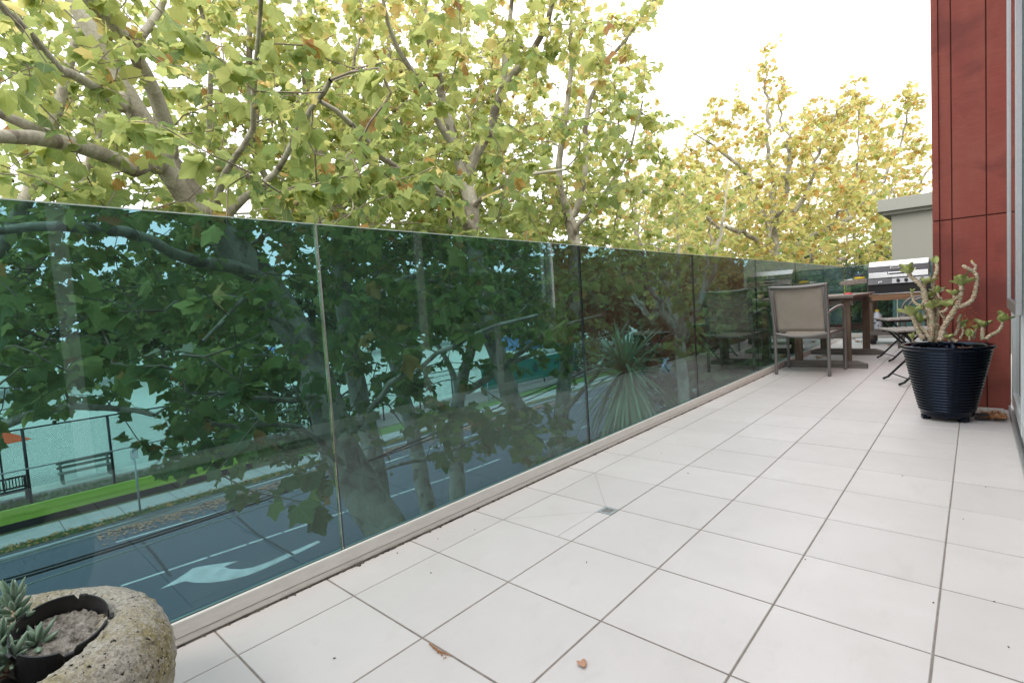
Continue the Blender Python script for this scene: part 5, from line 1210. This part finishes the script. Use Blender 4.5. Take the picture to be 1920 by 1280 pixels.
for k in range(4):
    g = MB(); x_ = .01+k*.09; g.tube([(x_, -.03, .914), (x_, -.062, .926)], [.023, .019], 16); obj('knob', g, M['enamel_dk'], t, bevel=.002)
text('emblem', 'grill', .03, (-.20, -.035, .912), (R(66), 0, 0), M['steel'], t, .001)
g = MB(); g.box((0, -.003, .738), (.60, .02, .008)); obj('drip_tray', g, M['steel'], t)
t = thing('sponge_tub', 'yellow tub with dark navy lid on the barbecue side shelf', 'tub', (.17, 8.86, .970))
g = MB(); g.lathe([(.001, 0), (.062, 0), (.072, .035), (.068, .036), (.001, .03)], 20); obj('tub', g, M['yellow'], t, smooth=True)
g = MB(); g.lathe([(.05, .037), (.056, .05), (.046, .075), (.001, .08)], 20); obj('lid', g, M['navy'], t, smooth=True)
t = thing('barbecue_tongs', 'pale metal tongs lying on the barbecue side shelf', 'tongs', (.06, 8.80, .962))
g = MB()
for s_ in (-1, 1): g.tube([(-.11, s_*.022, .008), (0, s_*.018, .012), (.10, 0, .008)], .006, 6)
obj('arms', g, M['steel'], t, smooth=True)
t = thing('plastic_bottle', 'milky plastic bottle with yellow cap on the lower trolley shelf', 'bottle', (.385, 8.80, .216))
g = MB(); g.lathe([(.001, 0), (.058, 0), (.063, .012), (.063, .17), (.055, .21), (.028, .25), (.022, .262), (.001, .262)], 28); obj('body', g, M['hdpe'], t, smooth=True)
g = MB(); g.lathe([(.026, .262), (.027, .266), (.026, .29), (.001, .292)], 20); obj('cap', g, M['yellow'], t, smooth=True)
g = MB(); g.b(-.045, -.005, -.0645, -.062, .09, .105); g.b(.012, .03, -.0645, -.062, .05, .065); obj('print', g, M['navy'], t)
# folding stools
def stool(label, loc, rz):
    t = thing('folding_stool', label, 'stool', loc, rz, 'black folding slatted stools')
    D_ = .42; Wd = .36
    for y_ in (0, Wd):
        g = MB(); g.tube([(0-.02, y_, .012), (.02, y_, .03), (D_, y_, .455)], .0105, 8); obj('leg', g, M['blackmetal'], t, smooth=True)
        yy = y_+(.025 if y_ == 0 else -.025)
        g = MB(); g.tube([(D_+.02, yy, .012), (D_-.02, yy, .03), (.02, yy, .455)], .0105, 8); obj('leg', g, M['blackmetal'], t, smooth=True)
    g = MB(); g.tube([(.05, 0, .06), (.05, Wd, .06)], .005, 6); g.tube([(D_-.05, .025, .06), (D_-.05, Wd-.025, .06)], .005, 6); obj('spreader', g, M['blackmetal'], t)
    g = MB()
    for k in range(7): g.box((-.01+k*.073, Wd/2, .472), (.058, Wd+.06, .016))
    obj('seat', g, M['grey_slat'], t, bevel=.003)
    g = MB(); g.box((.21, .0, .455), (.46, .012, .02)); g.box((.21, Wd, .455), (.46, .012, .02)); obj('seat_rail', g, M['blackmetal'], t)
    return t
s1 = stool('black folding stool with grey slatted seat, nearer of two, behind the pot', (1.0, 4.99, 0), R(24))
s2 = dup(s1); s2.location = (.76, 6.64, 0); s2['label'] = 'farther black folding stool beside the end of the table'
